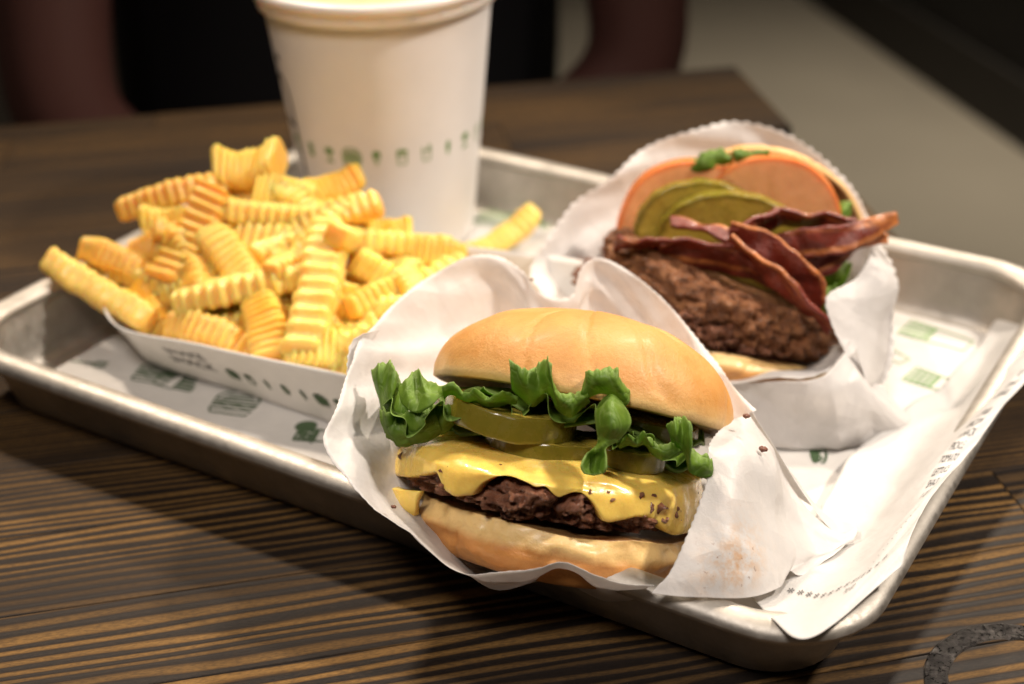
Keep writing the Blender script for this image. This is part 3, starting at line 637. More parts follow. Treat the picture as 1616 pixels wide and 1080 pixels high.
def patty(fr, R_, H, parent, mat, seed=0, rough=.16, th=300):
    prof = [(.02, -H / 2, 0), (.6, -H / 2, 0)] + [(.84 + .16 * math.cos(a), H / 2 * math.sin(a) * 1.0, 0) for a in np.linspace(-math.pi / 2, math.pi / 2, 34)] + [(.6, H / 2, 0), (.3, H / 2, 0), (.02, H / 2, 0)]
    pr = []
    for i in range(len(prof) - 1):
        a, b_ = np.array(prof[i]), np.array(prof[i + 1]); k = max(1, int(np.linalg.norm((b_ - a)[:2] * [R_, 1]) / .14))
        pr += [tuple(a + (b_ - a) * j / k) for j in range(k)]
    pr.append(prof[-1])
    def dp(l, a, k):
        p = Vector((l[0] + seed * 3.1, l[1], l[2] * 1.3)); d0 = noise.voronoi(p * 2.1)[0]; d1 = noise.voronoi(p * 4.4)[0]
        rr_ = math.hypot(l[0], l[1]) / R_; side = min(1, max(0, (rr_ - .55) / .3))
        f = rough * (.12 + .88 * side) * ((.42 - 1.5 * d0[0] ** 2) + .6 * (.42 - 1.5 * d1[0] ** 2) + .35 * (.42 - 1.5 * noise.voronoi(p * 8.5)[0][0] ** 2) + .9 * fbm(l, .7, 2)); l = l.copy(); q = l / (np.linalg.norm(l * np.array([.35, .35, 1.6])) + .6)
        l[:2] += q[:2] * f * side * 2.0; l[2] += np.sign(l[2]) * f * (1 - side * .5) + .12 * nz((l[0], l[1], seed), .4); return l
    return solid('patty', pr, fr, lambda a: R_ * (1 + .05 * nz((math.cos(a) * 1.5, math.sin(a) * 1.5, seed), 1.0) + .03 * nz((math.cos(a) * 6, math.sin(a) * 6, seed), 1.0)), mat, parent, dp, th, seed)
def slice_(name, fr, rx, ry, H, mat, parent, seed=0, wave=.05, inner=.86, ridge=0, bend=0.0):
    prof = [(.02, 0, 0), (.4, 0, 0), (inner, 0, .1), (.985, .02, .8), (1, .12, 1), (1.005, .5, 1), (1, .88, 1), (.985, .98, .8), (inner, 1, .1), (.4, 1, 0), (.02, 1, 0)]
    pr = cr(prof, 30); pr[:, 2] = np.clip(pr[:, 2], 0, 1)
    def dp(l, a, k):
        l = np.array([l[0] * rx, l[1] * ry, (l[2] - .5) * H]); l[2] += wave * nz((l[0], l[1], seed), .6) * 2 + bend * (l[0] / rx) ** 2 + (.03 * fbm((l[0], l[1], 3 + seed), 2.0, 2))
        l[:2] *= 1 + (ridge * math.sin(a * 17 + seed) if ridge else 0) + .02 * nz((math.cos(a) * 2, math.sin(a) * 2, seed), 1); return l
    return solid(name, [tuple(x) for x in pr], fr, lambda a: 1.0, mat, parent, dp, 96, seed)
def leaf(cols, nu, parent, seed=0, amp=.10, name='lettuce', fold=.0, belly=.35):
    """cols: list of (top px, bottom px) with depths -> ruffled leaf"""
    top = cr([P(*c[0]) for c in cols], nu); bot = cr([P(*c[1]) for c in cols], nu); nv = 16; g = np.zeros((nv, nu, 3))
    for j in range(nv):
        v = j / (nv - 1); g[j] = top * (1 - v) + bot * v - AF * belly * math.sin(v * math.pi)
    nn = gnormals(g)
    for j in range(nv):
        for i in range(nu):
            p = g[j, i]; g[j, i] += nn[j, i] * (amp * fbm((p[0], p[1], p[2] + seed), 1.1, 3) + .09 * (1 - j / nv) ** 2 * nz((i / nu * len(cols) * 1.15, seed, j * .04), 1.0)) + (top[i] - bot[i]) / (np.linalg.norm(top[i] - bot[i]) + .01) * .10 * (1 - j / nv) ** 3 * nz((i / nu * len(cols) * 2.6, seed + 5, 0), 1.0) - AF * .16 * math.sin(i / (nu - 1) * (len(cols) - 1) * 2.6 + seed) * (1 - j / nv) ** 1.3 - AF * fold * math.sin(i / nu * math.pi * 2 * (len(cols) / 3.0)) * (1 - j / nv)
    m_ = np.repeat((1 - np.arange(nv) / (nv - 1))[:, None] ** 1.0, nu, 1)
    return sheet(name, g, M['lettuce'], parent, thick=.016, mask=m_ ** 3)
def prj(X):
    d = np.asarray(X) - CAM; z = d @ AF
    return CX + FPX * (d @ AR) / z, CY - FPX * (d @ AU) / z

# ------------------------------------------------------------------ front burger
fb = thing('cheeseburger', P(885, 905, 44), 'cheeseburger with frilly lettuce and pickles, its soft bun closed on top', 'burger')
heel(frame(876, 803, 44.2, 9.5, 3), 4.05, 1.5, fb, 1)
pfr = frame(866, 752, 44.2, 8.5, 4); PR, PH = 4.42, 1.35
patty(pfr, PR - .17, PH - .05, fb, M['patty'], 2, .13, 400)
ex = [560, 612, 625, 640, 662, 689, 704, 720, 745, 757, 778, 800, 828, 843, 856, 873, 882, 890, 903, 916, 931, 946, 954, 969, 990, 1005, 1024, 1044, 1060, 1075, 1090, 1180]
ey = [752, 752, 748, 750, 748, 742, 772, 781, 779, 760, 748, 745, 758, 767, 762, 779, 783, 778, 773, 775, 787, 806, 820, 824, 820, 814, 814, 824, 838, 844, 842, 835]
def cheese():
    n = 300; rows = []; ms = []; lc = []
    EL = lambda a: 1 - .025 * math.exp(-((a - math.pi) / .45) ** 2)
    fr = [.01, .2, .4, .6, .75, .86, .93, .98]
    for q in fr:
        rows.append([(PR * q * math.cos(a) * EL(a), PR * q * math.sin(a), PH / 2 - .30 * (1 - EL(a)) / .025 * q ** 3 + .10 + .42 * (1 - q ** 2.2) - .14 * q ** 7 + .16 * (1 - .4 * q) * fbm((q * 4.4 * math.cos(a), q * 4.4 * math.sin(a), 3), .55, 3)) for a in np.linspace(0, 2 * math.pi, n, endpoint=False)])
    A = np.linspace(0, 2 * math.pi, n, endpoint=False); zl = []
    for a in A:
        p = to(pfr, [(PR * 1.03 * math.cos(a), PR * 1.03 * math.sin(a), 0)])[0]; x, y = prj(p); dd = (p - CAM) @ AF
        z = (y - np.interp(x, ex, ey)) / (FPX / dd) if math.sin(a) < .15 else PH / 2 - .45 + .25 * nz((math.cos(a) * 4, math.sin(a) * 4, 1), 1)
        zl.append(min(z, PH / 2 - .05))
    zl = np.array(zl); zt = PH / 2 - .10
    for q, ro in ((.0, .995), (.10, 1.018), (.25, 1.028), (.45, 1.03), (.65, 1.03), (.82, 1.032), (.93, 1.03), (1.0, 1.018), (1.02, .99), (.98, .93)):
        rw = []
        for a, z0 in zip(A, zl):
            z = zt - .06 * (q > .05) + (z0 - zt) * q - .34 * (1 - EL(a)) / .025 * (1 - q); r_ = PR * EL(a) * (1 + .05 * nz((math.cos(a) * 1.5, math.sin(a) * 1.5, 2), 1.0)) * ro + .11 * fbm((math.cos(a) * 4.4, math.sin(a) * 4.4, z * .9), .9, 3); rw.append((r_ * math.cos(a), r_ * math.sin(a), z))
        rows.append(rw)
    g = np.array(rows); l = g.reshape(-1, 3)
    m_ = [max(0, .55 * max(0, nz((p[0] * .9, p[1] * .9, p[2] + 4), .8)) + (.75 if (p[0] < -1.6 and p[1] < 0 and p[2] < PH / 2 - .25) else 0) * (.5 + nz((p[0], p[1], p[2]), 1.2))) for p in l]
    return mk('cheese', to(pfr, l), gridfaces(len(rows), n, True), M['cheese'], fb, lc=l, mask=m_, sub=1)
cheese()
# cheese that ran down at the outer end
g = loft([[P(618, 765, 43.2), P(640, 772, 42.2), P(668, 775, 41.8)], [P(622, 790, 43.2), P(642, 795, 42.2), P(662, 790, 41.9)], [P(632, 806, 43.2), P(650, 812, 42.4), P(660, 812, 42.2)]], 24, 20)
sheet('cheese_drip', crumple(g, .06, 3), M['cheese'], fb, thick=.25, mask=np.full(480, .15))
slice_('lettuce', frame(900, 664, 44.9, 10, 0), 4.0, 3.7, .12, M['lettuce'], fb, 4, .35, .9)
slice_('lettuce', frame(895, 698, 44.9, 10, 1), 4.1, 3.8, .12, M['lettuce'], fb, 6, .30, .9)
slice_('pickle_slice', frame(806, 655, 42.3, 8, 7), 1.85, 1.8, .70, M['pickle'], fb, 1, .07, .94, .006)
slice_('pickle_slice', frame(858, 698, 42.4, 9, 9), 1.62, 1.6, .55, M['pickle'], fb, 2, .07, .94, .006)
slice_('pickle_slice', frame(980, 712, 42.4, 7, 10), 1.30, 1.3, .55, M['pickle'], fb, 3, .05, .94, .006)
slice_('pickle_slice', frame(1010, 668, 44.2, 12, 6), 1.7, 1.7, .5, M['pickle'], fb, 4, .05, .84, .006)
crown(frame(914, 644, 44.6, 12, -6), 4.2, 2.8, fb, 1)
# lettuce frills
leaf([((587, 583, 43.6), (592, 612, 43.4)), ((600, 574, 43.0), (602, 648, 43.0)), ((616, 571, 42.6), (601, 668, 42.8)), ((627, 588, 42.5), (612, 680, 42.6)), ((630, 600, 42.8), (628, 676, 42.7)), ((640, 612, 43.0), (650, 668, 42.9))], 90, fb, 1, .05, fold=.1)
leaf([((627, 606, 42.3), (634, 636, 41.7)), ((640, 600, 42.2), (646, 648, 41.4)), ((652, 588, 42.3), (660, 652, 41.2)), ((660, 581, 42.2), (672, 646, 41.1)), ((671, 597, 42.0), (683, 638, 41.1)), ((686, 607, 41.8), (693, 628, 41.2)), ((700, 611, 41.6), (700, 624, 41.3))], 90, fb, 11, .05, belly=.15)
leaf([((600, 646, 42.4), (606, 684, 42.9)), ((614, 650, 41.9), (622, 696, 42.6)), ((630, 655, 42.1), (640, 706, 42.4)), ((648, 648, 41.7), (662, 694, 42.2)), ((672, 640, 41.8), (686, 686, 42.1)), ((696, 640, 41.6), (702, 682, 42.0)), ((712, 636, 41.8), (716, 668, 42.0))], 90, fb, 12, .05, fold=.08)
leaf([((604, 640, 42.3), (610, 690, 42.6)), ((622, 655, 42.0), (630, 702, 42.2)), ((640, 650, 41.8), (650, 700, 42.0)), ((662, 640, 41.7), (672, 696, 41.9)), ((684, 640, 41.7), (700, 686, 42.0))], 60, fb, 7, .12)
leaf([((698, 610, 41.0), (701, 630, 41.4)), ((716, 603, 40.6), (714, 624, 41.2)), ((732, 620, 40.9), (735, 638, 41.2)), ((752, 614, 40.3), (750, 634, 41.0)), ((770, 628, 40.6), (772, 642, 41.0)), ((795, 617, 40.3), (795, 638, 41.0)), ((818, 628, 40.6), (815, 636, 41.0))], 80, fb, 2, .06, belly=.2)
leaf([((803, 566, 40.2), (808, 616, 40.9)), ((818, 578, 40.0), (822, 628, 40.8)), ((835, 584, 40.3), (840, 642, 40.8)), ((852, 574, 40.5), (853, 634, 40.8)), ((866, 564, 40.1), (868, 624, 40.6)), ((872, 600, 39.8), (880, 647, 40.4)), ((885, 619, 40.0), (900, 659, 40.4)), ((905, 620, 40.3), (914, 648, 40.5)), ((926, 616, 40.2), (930, 634, 40.6))], 110, fb, 3, .04, fold=.12)
leaf([((920, 606, 40.5), (913, 630, 40.6)), ((926, 587, 40.2), (925, 628, 40.4)), ((946, 582, 40.0), (945, 622, 40.3)), ((966, 579, 40.0), (960, 624, 40.3)), ((982, 597, 40.2), (973, 632, 40.4)), ((996, 629, 40.4), (986, 642, 40.5))], 70, fb, 4, .05)
ep = [(606, 648, 41.9), (650, 668, 41.2), (700, 655, 41.0), (745, 634, 40.8), (800, 638, 40.8), (860, 648, 40.7), (915, 655, 40.7), (985, 694, 40.7), (1040, 706, 40.7), (1085, 726, 40.7), (1120, 742, 40.9)]
nu, nv = 420, 18; E_ = cr([P(*p) for p in ep], nu); I_ = cr([P(p[0], p[1] - 14, p[2] + 2.6) for p in ep], nu); g = np.zeros((nv, nu, 3)); Ls = np.concatenate([[0], np.cumsum(np.linalg.norm(np.diff(E_, axis=0), axis=1))])
for j in range(nv):
    v_ = 1 - j / (nv - 1); am_ = v_ ** 1.6
    for i in range(nu):
        L_ = Ls[i]; w1 = math.sin(L_ * 4.3 + 1.5 * nz((L_, 3, 0), .6)); w2 = math.sin(L_ * 10.5 + 2.0 * nz((L_, 9, 0), .9))
        g[j, i] = E_[i] * v_ + I_[i] * (1 - v_) + am_ * (AU * (.34 * w1 + .10 * w2 + .15 * nz((L_, 1, v_), 1)) + AF * .22 * math.cos(L_ * 4.3 + 1) + AR * .10 * w2)
sheet('lettuce', g, M['lettuce'], fb, thick=.016, mask=np.repeat(((1 - np.arange(nv) / (nv - 1)) ** 4)[:, None], nu, 1))
hg = loft([[P(953, 628, 40.2), P(966, 623, 39.9), P(980, 634, 40.1)], [P(940, 648, 39.9), P(965, 643, 39.3), P(993, 655, 39.9)], [P(941, 672, 39.8), P(966, 672, 39.0), P(994, 672, 39.7)], [P(944, 692, 39.8), P(960, 692, 39.4), P(977, 694, 39.7)], [P(941, 704, 40.0), P(950, 705, 39.5), P(957, 707, 39.5)], [P(926, 716, 39.4), P(942, 721, 39.9), P(957, 722, 39.4)], [P(917, 735, 39.2), P(937, 739, 39.8), P(957, 738, 39.3)], [P(922, 748, 39.3), P(936, 750, 39.6), P(953, 747, 39.4)]], 24, 60)
hv, hu = hg.shape[:2]; em = np.abs(np.linspace(-1, 1, hu))[None] ** 3 * np.ones((hv, 1)); em[-4:] = np.maximum(em[-4:], np.linspace(.4, 1, 4)[:, None])
sheet('lettuce', hg, M['lettuce'], fb, thick=.04, mask=em)
leaf([((972, 700, 40.4), (978, 708, 40.6)), ((990, 684, 40.1), (992, 702, 40.5)), ((1004, 694, 40.4), (1004, 705, 40.6)), ((1016, 680, 40.1), (1018, 702, 40.5)), ((1028, 692, 40.3), (1030, 718, 40.5)), ((1040, 702, 40.1), (1045, 727, 40.3)), ((1058, 700, 40.3), (1060, 724, 40.4)), ((1073, 706, 40.3), (1073, 717, 40.5))], 80, fb, 5, .05, belly=.2)
leaf([((1052, 672, 40.6), (1060, 702, 40.7)), ((1062, 661, 40.2), (1068, 708, 40.4)), ((1075, 658, 40.1), (1078, 714, 40.3)), ((1085, 663, 40.0), (1083, 732, 40.2)), ((1090, 700, 40.3), (1089, 747, 40.4)), ((1103, 714, 40.5), (1104, 754, 40.6)), ((1122, 722, 40.8), (1122, 760, 41.0))], 80, fb, 6, .05, fold=.1)

# ------------------------------------------------------------------ rear burger
rb = thing('bacon_burger', P(1150, 610, 54), 'open bacon burger with two beef patties, tomato and pickles leaning on the lifted bun', 'burger')
heel(frame(1118, 548, 54.4, 10, 3), 4.25, 1.15, rb, 3)
patty(frame(1085, 494, 54.6, 20, 9), 4.25, 1.15, rb, M['patty'], 5, .14)
patty(frame(1140, 466, 54.4, 22, 12), 4.45, 1.65, rb, M['patty2'], 6, .095)
crown(frame(1196, 396, 56.2, 16, -58), 3.95, 1.9, rb, 5, .08)
slice_('tomato_slice', frame(1094, 362, 55.0, 8, -68), 2.75, 2.6, .65, M['tomato'], rb, 1, .04, .84)
slice_('tomato_slice', frame(1212, 356, 54.5, 14, -68), 2.6, 2.6, .70, M['tomato'], rb, 2, .04, .84)
slice_('pickle_slice', frame(1105, 366, 53.9, 4, -66), 2.35, 1.9, .55, M['pickle'], rb, 5, .04, .80, .008)
slice_('pickle_slice', frame(1158, 384, 53.3, 8, -64), 2.75, 1.85, .55, M['pickle'], rb, 6, .04, .80, .008)
for c in ([((1082, 262, 54.2), (1092, 276, 54.0)), ((1106, 244, 53.9), (1113, 268, 53.8)), ((1132, 238, 53.9), (1140, 262, 53.8)), ((1150, 246, 54.0), (1156, 258, 53.8))], [((1155, 244, 53.8), (1160, 258, 53.7)), ((1168, 233, 53.6), (1175, 254, 53.6)), ((1190, 236, 53.8), (1195, 252, 53.7)), ((1212, 236, 53.6), (1214, 252, 53.7))],
          [((1292, 290, 54.6), (1284, 312, 54.4)), ((1310, 300, 54.2), (1298, 330, 54.0)), ((1318, 318, 54.5), (1305, 342, 54.1)), ((1338, 318, 54.1), (1322, 350, 53.9)), ((1345, 335, 54.4), (1330, 356, 53.8))], [((1300, 400, 52.6), (1290, 440, 52.6)), ((1325, 405, 52.4), (1312, 450, 52.4)), ((1342, 420, 52.3), (1330, 455, 52.3))], [((1285, 455, 52.4), (1290, 480, 52.3)), ((1300, 458, 52.0), (1305, 495, 52.1)), ((1318, 450, 52.0), (1325, 490, 52.2))]):
    leaf(c, 60, rb, 9, .14, fold=.15, belly=.2)
def bacon(path, wds, nrm, seed, th=.13):
    """a wavy strip along path; wds half widths (vectors) per point"""
    n = 90; c = cr([P(*p) for p in path], n); wv = cr([AR * a[0] - AU * a[1] + AF * a[2] for a in wds], n) * .86; nv = 14; g = np.zeros((nv, n, 3)); m_ = np.zeros((nv, n))
    for j in range(nv):
        v = j / (nv - 1) * 2 - 1
        for i in range(n):
            p = c[i] + wv[i] * v * (1 + .12 * nz((i * .09, seed, v), 1.0)); k = np.cross(wv[i], c[min(i + 1, n - 1)] - c[max(i - 1, 0)]); k /= np.linalg.norm(k) + 1e-9
            g[j, i] = p + k * (.08 * math.sin(i * .13 + seed + v * 1.6 + 2 * nz((i * .03, seed, 0), 1)) + .12 * nz((p[0] * 1.0, p[1], p[2] + seed), 1.8)); m_[j, i] = max(0, abs(v) - .6) * 1.3 * (.6 + nz((i * .05, seed, v), 1.0)) + .9 * max(0, nz((i * .012, v * 2.6 + .25 * math.sin(i * .05), seed * 3.7), 1.0) + .05) * 1.6
    if seed in (5, 6): m_ += np.clip((np.arange(n) / n - .62) * 2.4, 0, .8)[None]
    if seed == 2: m_ += .5 * np.linspace(1, 0, nv)[:, None] * np.ones((1, n))
    return sheet('bacon_strip', g, M['bacon'], rb, thick=th, mask=m_)
# px, py, depth  |  half-width vectors (cm): right, down, away
bacon([(970, 386, 52.6), (1040, 388, 51.6), (1110, 392, 51.1), (1170, 400, 51.0)], [(0, .15, .8)] * 4, 0, 1)
bacon([(1040, 398, 51.5), (1110, 402, 51.2), (1180, 418, 51.1), (1240, 440, 51.2), (1285, 470, 51.4)], [(0, .35, .5), (0, .5, .4), (0, .55, .4), (-.1, .5, .4), (-.1, .4, .4)], 0, 11)
bacon([(1058, 350, 51.6), (1100, 358, 51.2), (1150, 372, 50.9), (1190, 400, 50.9)], [(0, .12, -.3), (0, .2, -.3), (0, .24, -.3), (0, .24, -.3)], 0, 2)
bacon([(1150, 372, 50.6), (1200, 395, 50.4), (1240, 425, 50.4), (1275, 460, 50.7), (1290, 490, 51)], [(-.1, .55, .2), (-.25, .65, .3), (-.4, .6, .5), (-.4, .5, .6), (-.3, .4, .6)], 0, 3)
bacon([(1180, 372, 51.6), (1230, 345, 51.5), (1290, 352, 51.6), (1345, 352, 51.9)], [(-.2, .2, .5), (0, .3, .5), (0, .25, .6), (0, .2, .6)], 0, 4)
bacon([(1215, 400, 51.2), (1265, 385, 50.9), (1320, 380, 50.9), (1362, 366, 51.3), (1414, 344, 51.7)], [(0, .62, .25), (0, .62, .15), (0, .55, .1), (.08, .45, 0), (.1, .22, 0)], 0, 5)
bacon([(1200, 420, 51.8), (1260, 430, 51.6), (1310, 410, 51.5), (1350, 385, 51.6), (1402, 378, 51.8)], [(0, .6, .3), (0, .6, .3), (0, .5, .3), (0, .3, .2), (0, .12, .1)], 0, 6)
bacon([(1152, 378, 50.5), (1190, 410, 50.15), (1235, 447, 50.0), (1280, 488, 50.0), (1312, 520, 50.2)], [(.04, .10, .5), (-.03, .16, .5), (-.05, .2, .5), (-.05, .2, .5), (0, .12, .4)], 0, 7)
bacon([(1200, 350, 51.0), (1222, 338, 51.2), (1180, 362, 50.7), (1152, 372, 50.6)], [(0, .12, .3), (0, .15, .3), (.05, .22, .3), (.1, .28, .2)], 0, 8)
slice_('lettuce', frame(1190, 425, 55.4, 21, -10), 3.3, 3.2, .12, M['lettuce'], rb, 8, .3, .9)

# ------------------------------------------------------------------ paper wrappers
def teeth(g, amp=.07, pitch=.26, skip=None):
    L = np.concatenate([[0], np.cumsum(np.linalg.norm(np.diff(g[0], axis=0), axis=1))]); d = g[0] - g[2]; d /= np.linalg.norm(d, axis=1, keepdims=True) + 1e-9
    t_ = tri(L / pitch * 2) * amp * np.array([.75 + .9 * nz((x * .5, pitch * 40, 0), 1) for x in L])
    if skip is not None: t_ = t_ * skip
    g[0] += d * t_[:, None]; g[1] += d * (t_ * .4)[:, None]; return g
def bowl(name, rim, K, bulge, parent, nu, nv, seed, amp, kseed, floorz=.62, tooth=.05, low_on=True):
    r0 = np.array([P(*p) for p in rim]); K = np.array(P(*K)); r = cr(r0, nu); rows = []; low = np.clip((np.array([prj(x)[1] for x in r]) - 780) / 90, 0, 1)
    for j in range(nv):
        q = j / (nv - 1); q = q ** 1.15; b = math.sin(q * math.pi)
        rows.append(r + (K - r) * q + bulge * b + low[:, None] * b * (-AU * 1.0 if low_on else AU * 0))
    g = np.array(rows); g = crumple(g, amp, seed, 10); L = np.linspace(0, 1, nv)[:, None, None]
    for j in range(nv):
        for i in range(nu): g[j, i] += AF * .12 * fbm(g[j, i] + kseed, .35, 2)
    g[..., 2] = np.maximum(g[..., 2], floorz)
    return teeth(g, tooth, .26 if tooth < .1 else .46)
wf = thing('paper_wrapper', P(900, 760, 47), 'creased white paper pocket round the cheeseburger, with brown grease specks', 'wrapper', None)
rim = [(1030, 937, 39.1), (985, 928, 39.1), (940, 909, 39.2), (885, 886, 39.5), (830, 897, 39.6), (745, 907, 39.8), (690, 880, 40.0), (620, 828, 40.3), (565, 780, 40.6), (536, 735, 40.8), (522, 690, 41.1), (530, 655, 41.8), (545, 612, 42.8), (552, 575, 43.8), (562, 545, 44.8), (600, 503, 46.8), (645, 460, 48.2), (690, 430, 49.2), (740, 405, 49.8), (790, 406, 49.9), (828, 430, 49.6), (848, 458, 49.3), (880, 471, 49.1), (906, 463, 49.1), (918, 426, 49.3), (937, 408, 49.5), (965, 412, 49.3), (1010, 440, 48.7), (1052, 474, 48.0), (1092, 520, 47.2), (1125, 572, 46.3), (1158, 614, 45.2), (1188, 646, 44.2)]
g = bowl('pocket', rim, (890, 722, 49.6), -AU * .9 + AF * .2, wf, 620, 40, 4, .15, 3)
sheet('pocket', g, M['wrap'], wf, thick=.012, mask=np.zeros(g.shape[:2]))
E0 = [(1188, 646, 44.2), (1152, 662, 43.0), (1118, 705, 41.4), (1116, 755, 40.7), (1086, 840, 39.7), (1056, 905, 39.1), (1030, 937, 39.0)]
rows = [E0, [(1196, 660, 44.0), (1180, 682, 42.8), (1165, 718, 41.3), (1160, 768, 40.6), (1148, 850, 39.7), (1128, 905, 39.2), (1105, 945, 39.1)],
        [(1222, 705, 44.1), (1218, 722, 43.3), (1205, 748, 42.0), (1196, 800, 41.3), (1196, 860, 40.4), (1192, 905, 39.9), (1180, 942, 39.7)],
        [(1252, 760, 44.0), (1250, 775, 43.6), (1246, 795, 42.9), (1240, 822, 42.4), (1250, 862, 41.5), (1250, 893, 41.0), (1236, 925, 40.5)],
        [(1312, 836, 43.3), (1318, 842, 43.1), (1318, 850, 42.9), (1312, 858, 42.7), (1302, 872, 42.3), (1290, 882, 42.0), (1268, 900, 41.4)],
        [(1352, 838, 43.3), (1352, 842, 43.2), (1350, 847, 43.1), (1346, 852, 43.0), (1338, 858, 42.9), (1330, 864, 42.6), (1318, 874, 42.3)]]
g = loft([[P(*p) for p in r] for r in rows], 260, 110); g = teeth(crumple(g, .19, 21, 9, (.22, .6)), .05, .24)
nv, nu = g.shape[:2]; vv_ = np.linspace(0, 1, nv)[:, None]; uu_ = np.linspace(0, 1, nu)[None]
stn = np.exp(-((vv_ - .27) / .14) ** 2 - ((uu_ - .78) / .16) ** 2) + .5 * np.exp(-((vv_ - .2) / .05) ** 2 - ((uu_ - .35) / .05) ** 2) * 0
sheet('front_flap', g, M['wrap'], wf, thick=.012, mask=stn)
rows = [[(1188, 646, 44.25), (1222, 705, 44.15), (1252, 760, 44.05), (1312, 836, 43.35), (1352, 838, 43.35)], [(1150, 650, 46.5), (1200, 700, 46.0), (1240, 745, 45.4), (1312, 820, 44.2), (1352, 830, 43.6)], [(1050, 690, 48.6), (1120, 705, 48.2), (1180, 730, 47.3), (1290, 800, 45.0), (1352, 822, 44.0)]]
g = loft([[P(*p) for p in r] for r in rows], 90, 40); g[..., 2] = np.maximum(g[..., 2], .62); sheet('back_fold', crumple(g, .05, 5, 6), M['wrap'], wf, thick=.012, mask=np.zeros((40, 90)))
# small torn second layer at the outer end
g = loft([[P(574, 528, 45.2), P(556, 540, 44.9), P(549, 562, 44.6), P(546, 590, 44.0), P(548, 612, 43.5)], [P(600, 520, 46.2), P(585, 545, 45.6), P(578, 570, 45.2), P(572, 595, 44.6), P(568, 615, 44.2)]], 90, 16); g = teeth(crumple(g, .05, 8), .08, .35)
sheet('torn_layer', g, M['wrap'], wf, thick=.012, mask=np.zeros((16, 90)))

wr = thing('paper_wrapper', P(1190, 600, 53), 'white paper pocket with a saw-toothed edge standing open round the bacon burger', 'wrapper')
rim = [(1352, 548, 49.7), (1335, 570, 49.5), (1310, 590, 49.4), (1265, 602, 49.2), (1225, 603, 49.2), (1165, 608, 49.3), (1110, 602, 49.5), (1050, 588, 49.9), (960, 545, 51.0), (890, 505, 52.5), (845, 455, 54.2), (836, 425, 55), (858, 385, 55.6), (885, 345, 56.2), (908, 318, 56.6), (950, 287, 57.2), (1000, 246, 57.8), (1055, 217, 58.3), (1110, 201, 58.5), (1160, 193, 58.5), (1225, 205, 58.3), (1285, 238, 57.6), (1330, 282, 56.7), (1365, 335, 55.4), (1390, 390, 53.6), (1411, 445, 52.4), (1410, 500, 52.0), (1403, 555, 51.5), (1385, 600, 51.0)]
g = bowl('pocket', rim, (1175, 500, 59.0), AF * .9 - AU * .3, wr, 620, 40, 14, .17, 7, .62, .13)
sheet('pocket', g, M['wrap'], wr, thick=.012, mask=np.zeros(g.shape[:2]))
rows = [[(1386, 395, 52.0), (1350, 440, 50.7), (1303, 470, 50.0), (1313, 522, 49.8), (1338, 562, 49.6), (1352, 548, 49.6)], [(1390, 396, 52.2), (1385, 442, 51.2), (1365, 495, 50.6), (1362, 540, 50.2), (1364, 585, 49.9), (1366, 605, 49.7)], [(1393, 394, 52.6), (1412, 450, 52.3), (1410, 500, 52.0), (1403, 552, 51.5), (1388, 600, 51.0), (1376, 630, 50.6)]]
g = loft([[P(*p) for p in r] for r in rows], 200, 60); g = teeth(crumple(g, .15, 33, 7, (.25, .6)), .09, .32); sheet('side_flap', g, M['wrap'], wr, thick=.012, mask=np.zeros(g.shape[:2]))
rows = [[(1050, 588, 49.9), (1110, 602, 49.5), (1165, 608, 49.3), (1230, 602, 49.2), (1290, 595, 49.3), (1352, 548, 49.6), (1376, 600, 50.3), (1390, 612, 51.0)], [(1062, 640, 50.2), (1120, 648, 49.8), (1180, 655, 49.5), (1248, 650, 49.3), (1310, 640, 49.3), (1356, 612, 49.4), (1395, 632, 50.2), (1425, 640, 50.8)], [(1080, 690, 50.6), (1150, 697, 50.2), (1205, 705, 49.9), (1262, 711, 49.65), (1325, 706, 49.6), (1385, 690, 49.9), (1440, 672, 50.4), (1485, 664, 50.8)], [(1140, 690, 51.2), (1180, 698, 50.8), (1220, 705, 50.5), (1270, 706, 50.2), (1330, 698, 50.2), (1390, 680, 50.6), (1448, 662, 51.0), (1490, 655, 51.3)]]
g = loft([[P(*p) for p in r] for r in rows], 240, 60); g = crumple(g, .30, 41, 12, (.3, 1.0)); g[..., 2] = np.maximum(g[..., 2], .60); sheet('folded_end', g, M['wrap'], wr, thick=.012, mask=np.zeros(g.shape[:2]))

# ------------------------------------------------------------------ receipt
rct = thing('receipt', T(14.5, -6, .6), 'long white printed receipt draped over the tray rim, curling down past the corner', 'receipt')
rows = [[(1183, 938, 2.2), (1222, 975, 2.9), (1266, 1001, 3.2), (1330, 968, 3.35), (1424, 893, 3.5)], [(1225, 905, 1.9), (1290, 935, 2.5), (1345, 915, 3.1), (1385, 885, 3.4), (1440, 845, 3.5)], [(1290, 815, 1.3), (1350, 845, 1.7), (1398, 835, 2.8), (1430, 815, 3.3), (1468, 786, 3.4)], [(1345, 720, 1.0), (1410, 755, 1.3), (1455, 745, 2.6), (1490, 728, 3.2), (1527, 714, 3.3)], [(1425, 655, .9), (1485, 665, 1.2), (1528, 655, 2.4), (1560, 642, 3.1), (1595, 630, 3.2)], [(1525, 568, .8), (1565, 568, 1.2), (1600, 565, 2.4), (1630, 560, 3.1), (1662, 553, 3.2)], [(1580, 500, .8), (1620, 500, 1.2), (1660, 498, 2.4), (1690, 492, 3.1), (1720, 486, 3.2)]]
rg = loft([[G(*p) for p in r] for r in rows], 60, 120); rg = crumple(rg, .12, 17, 8, (.18, .5))
sheet('printed_slip', rg, M['receipt'], rct, thick=.01)
rn = gnormals(rg)
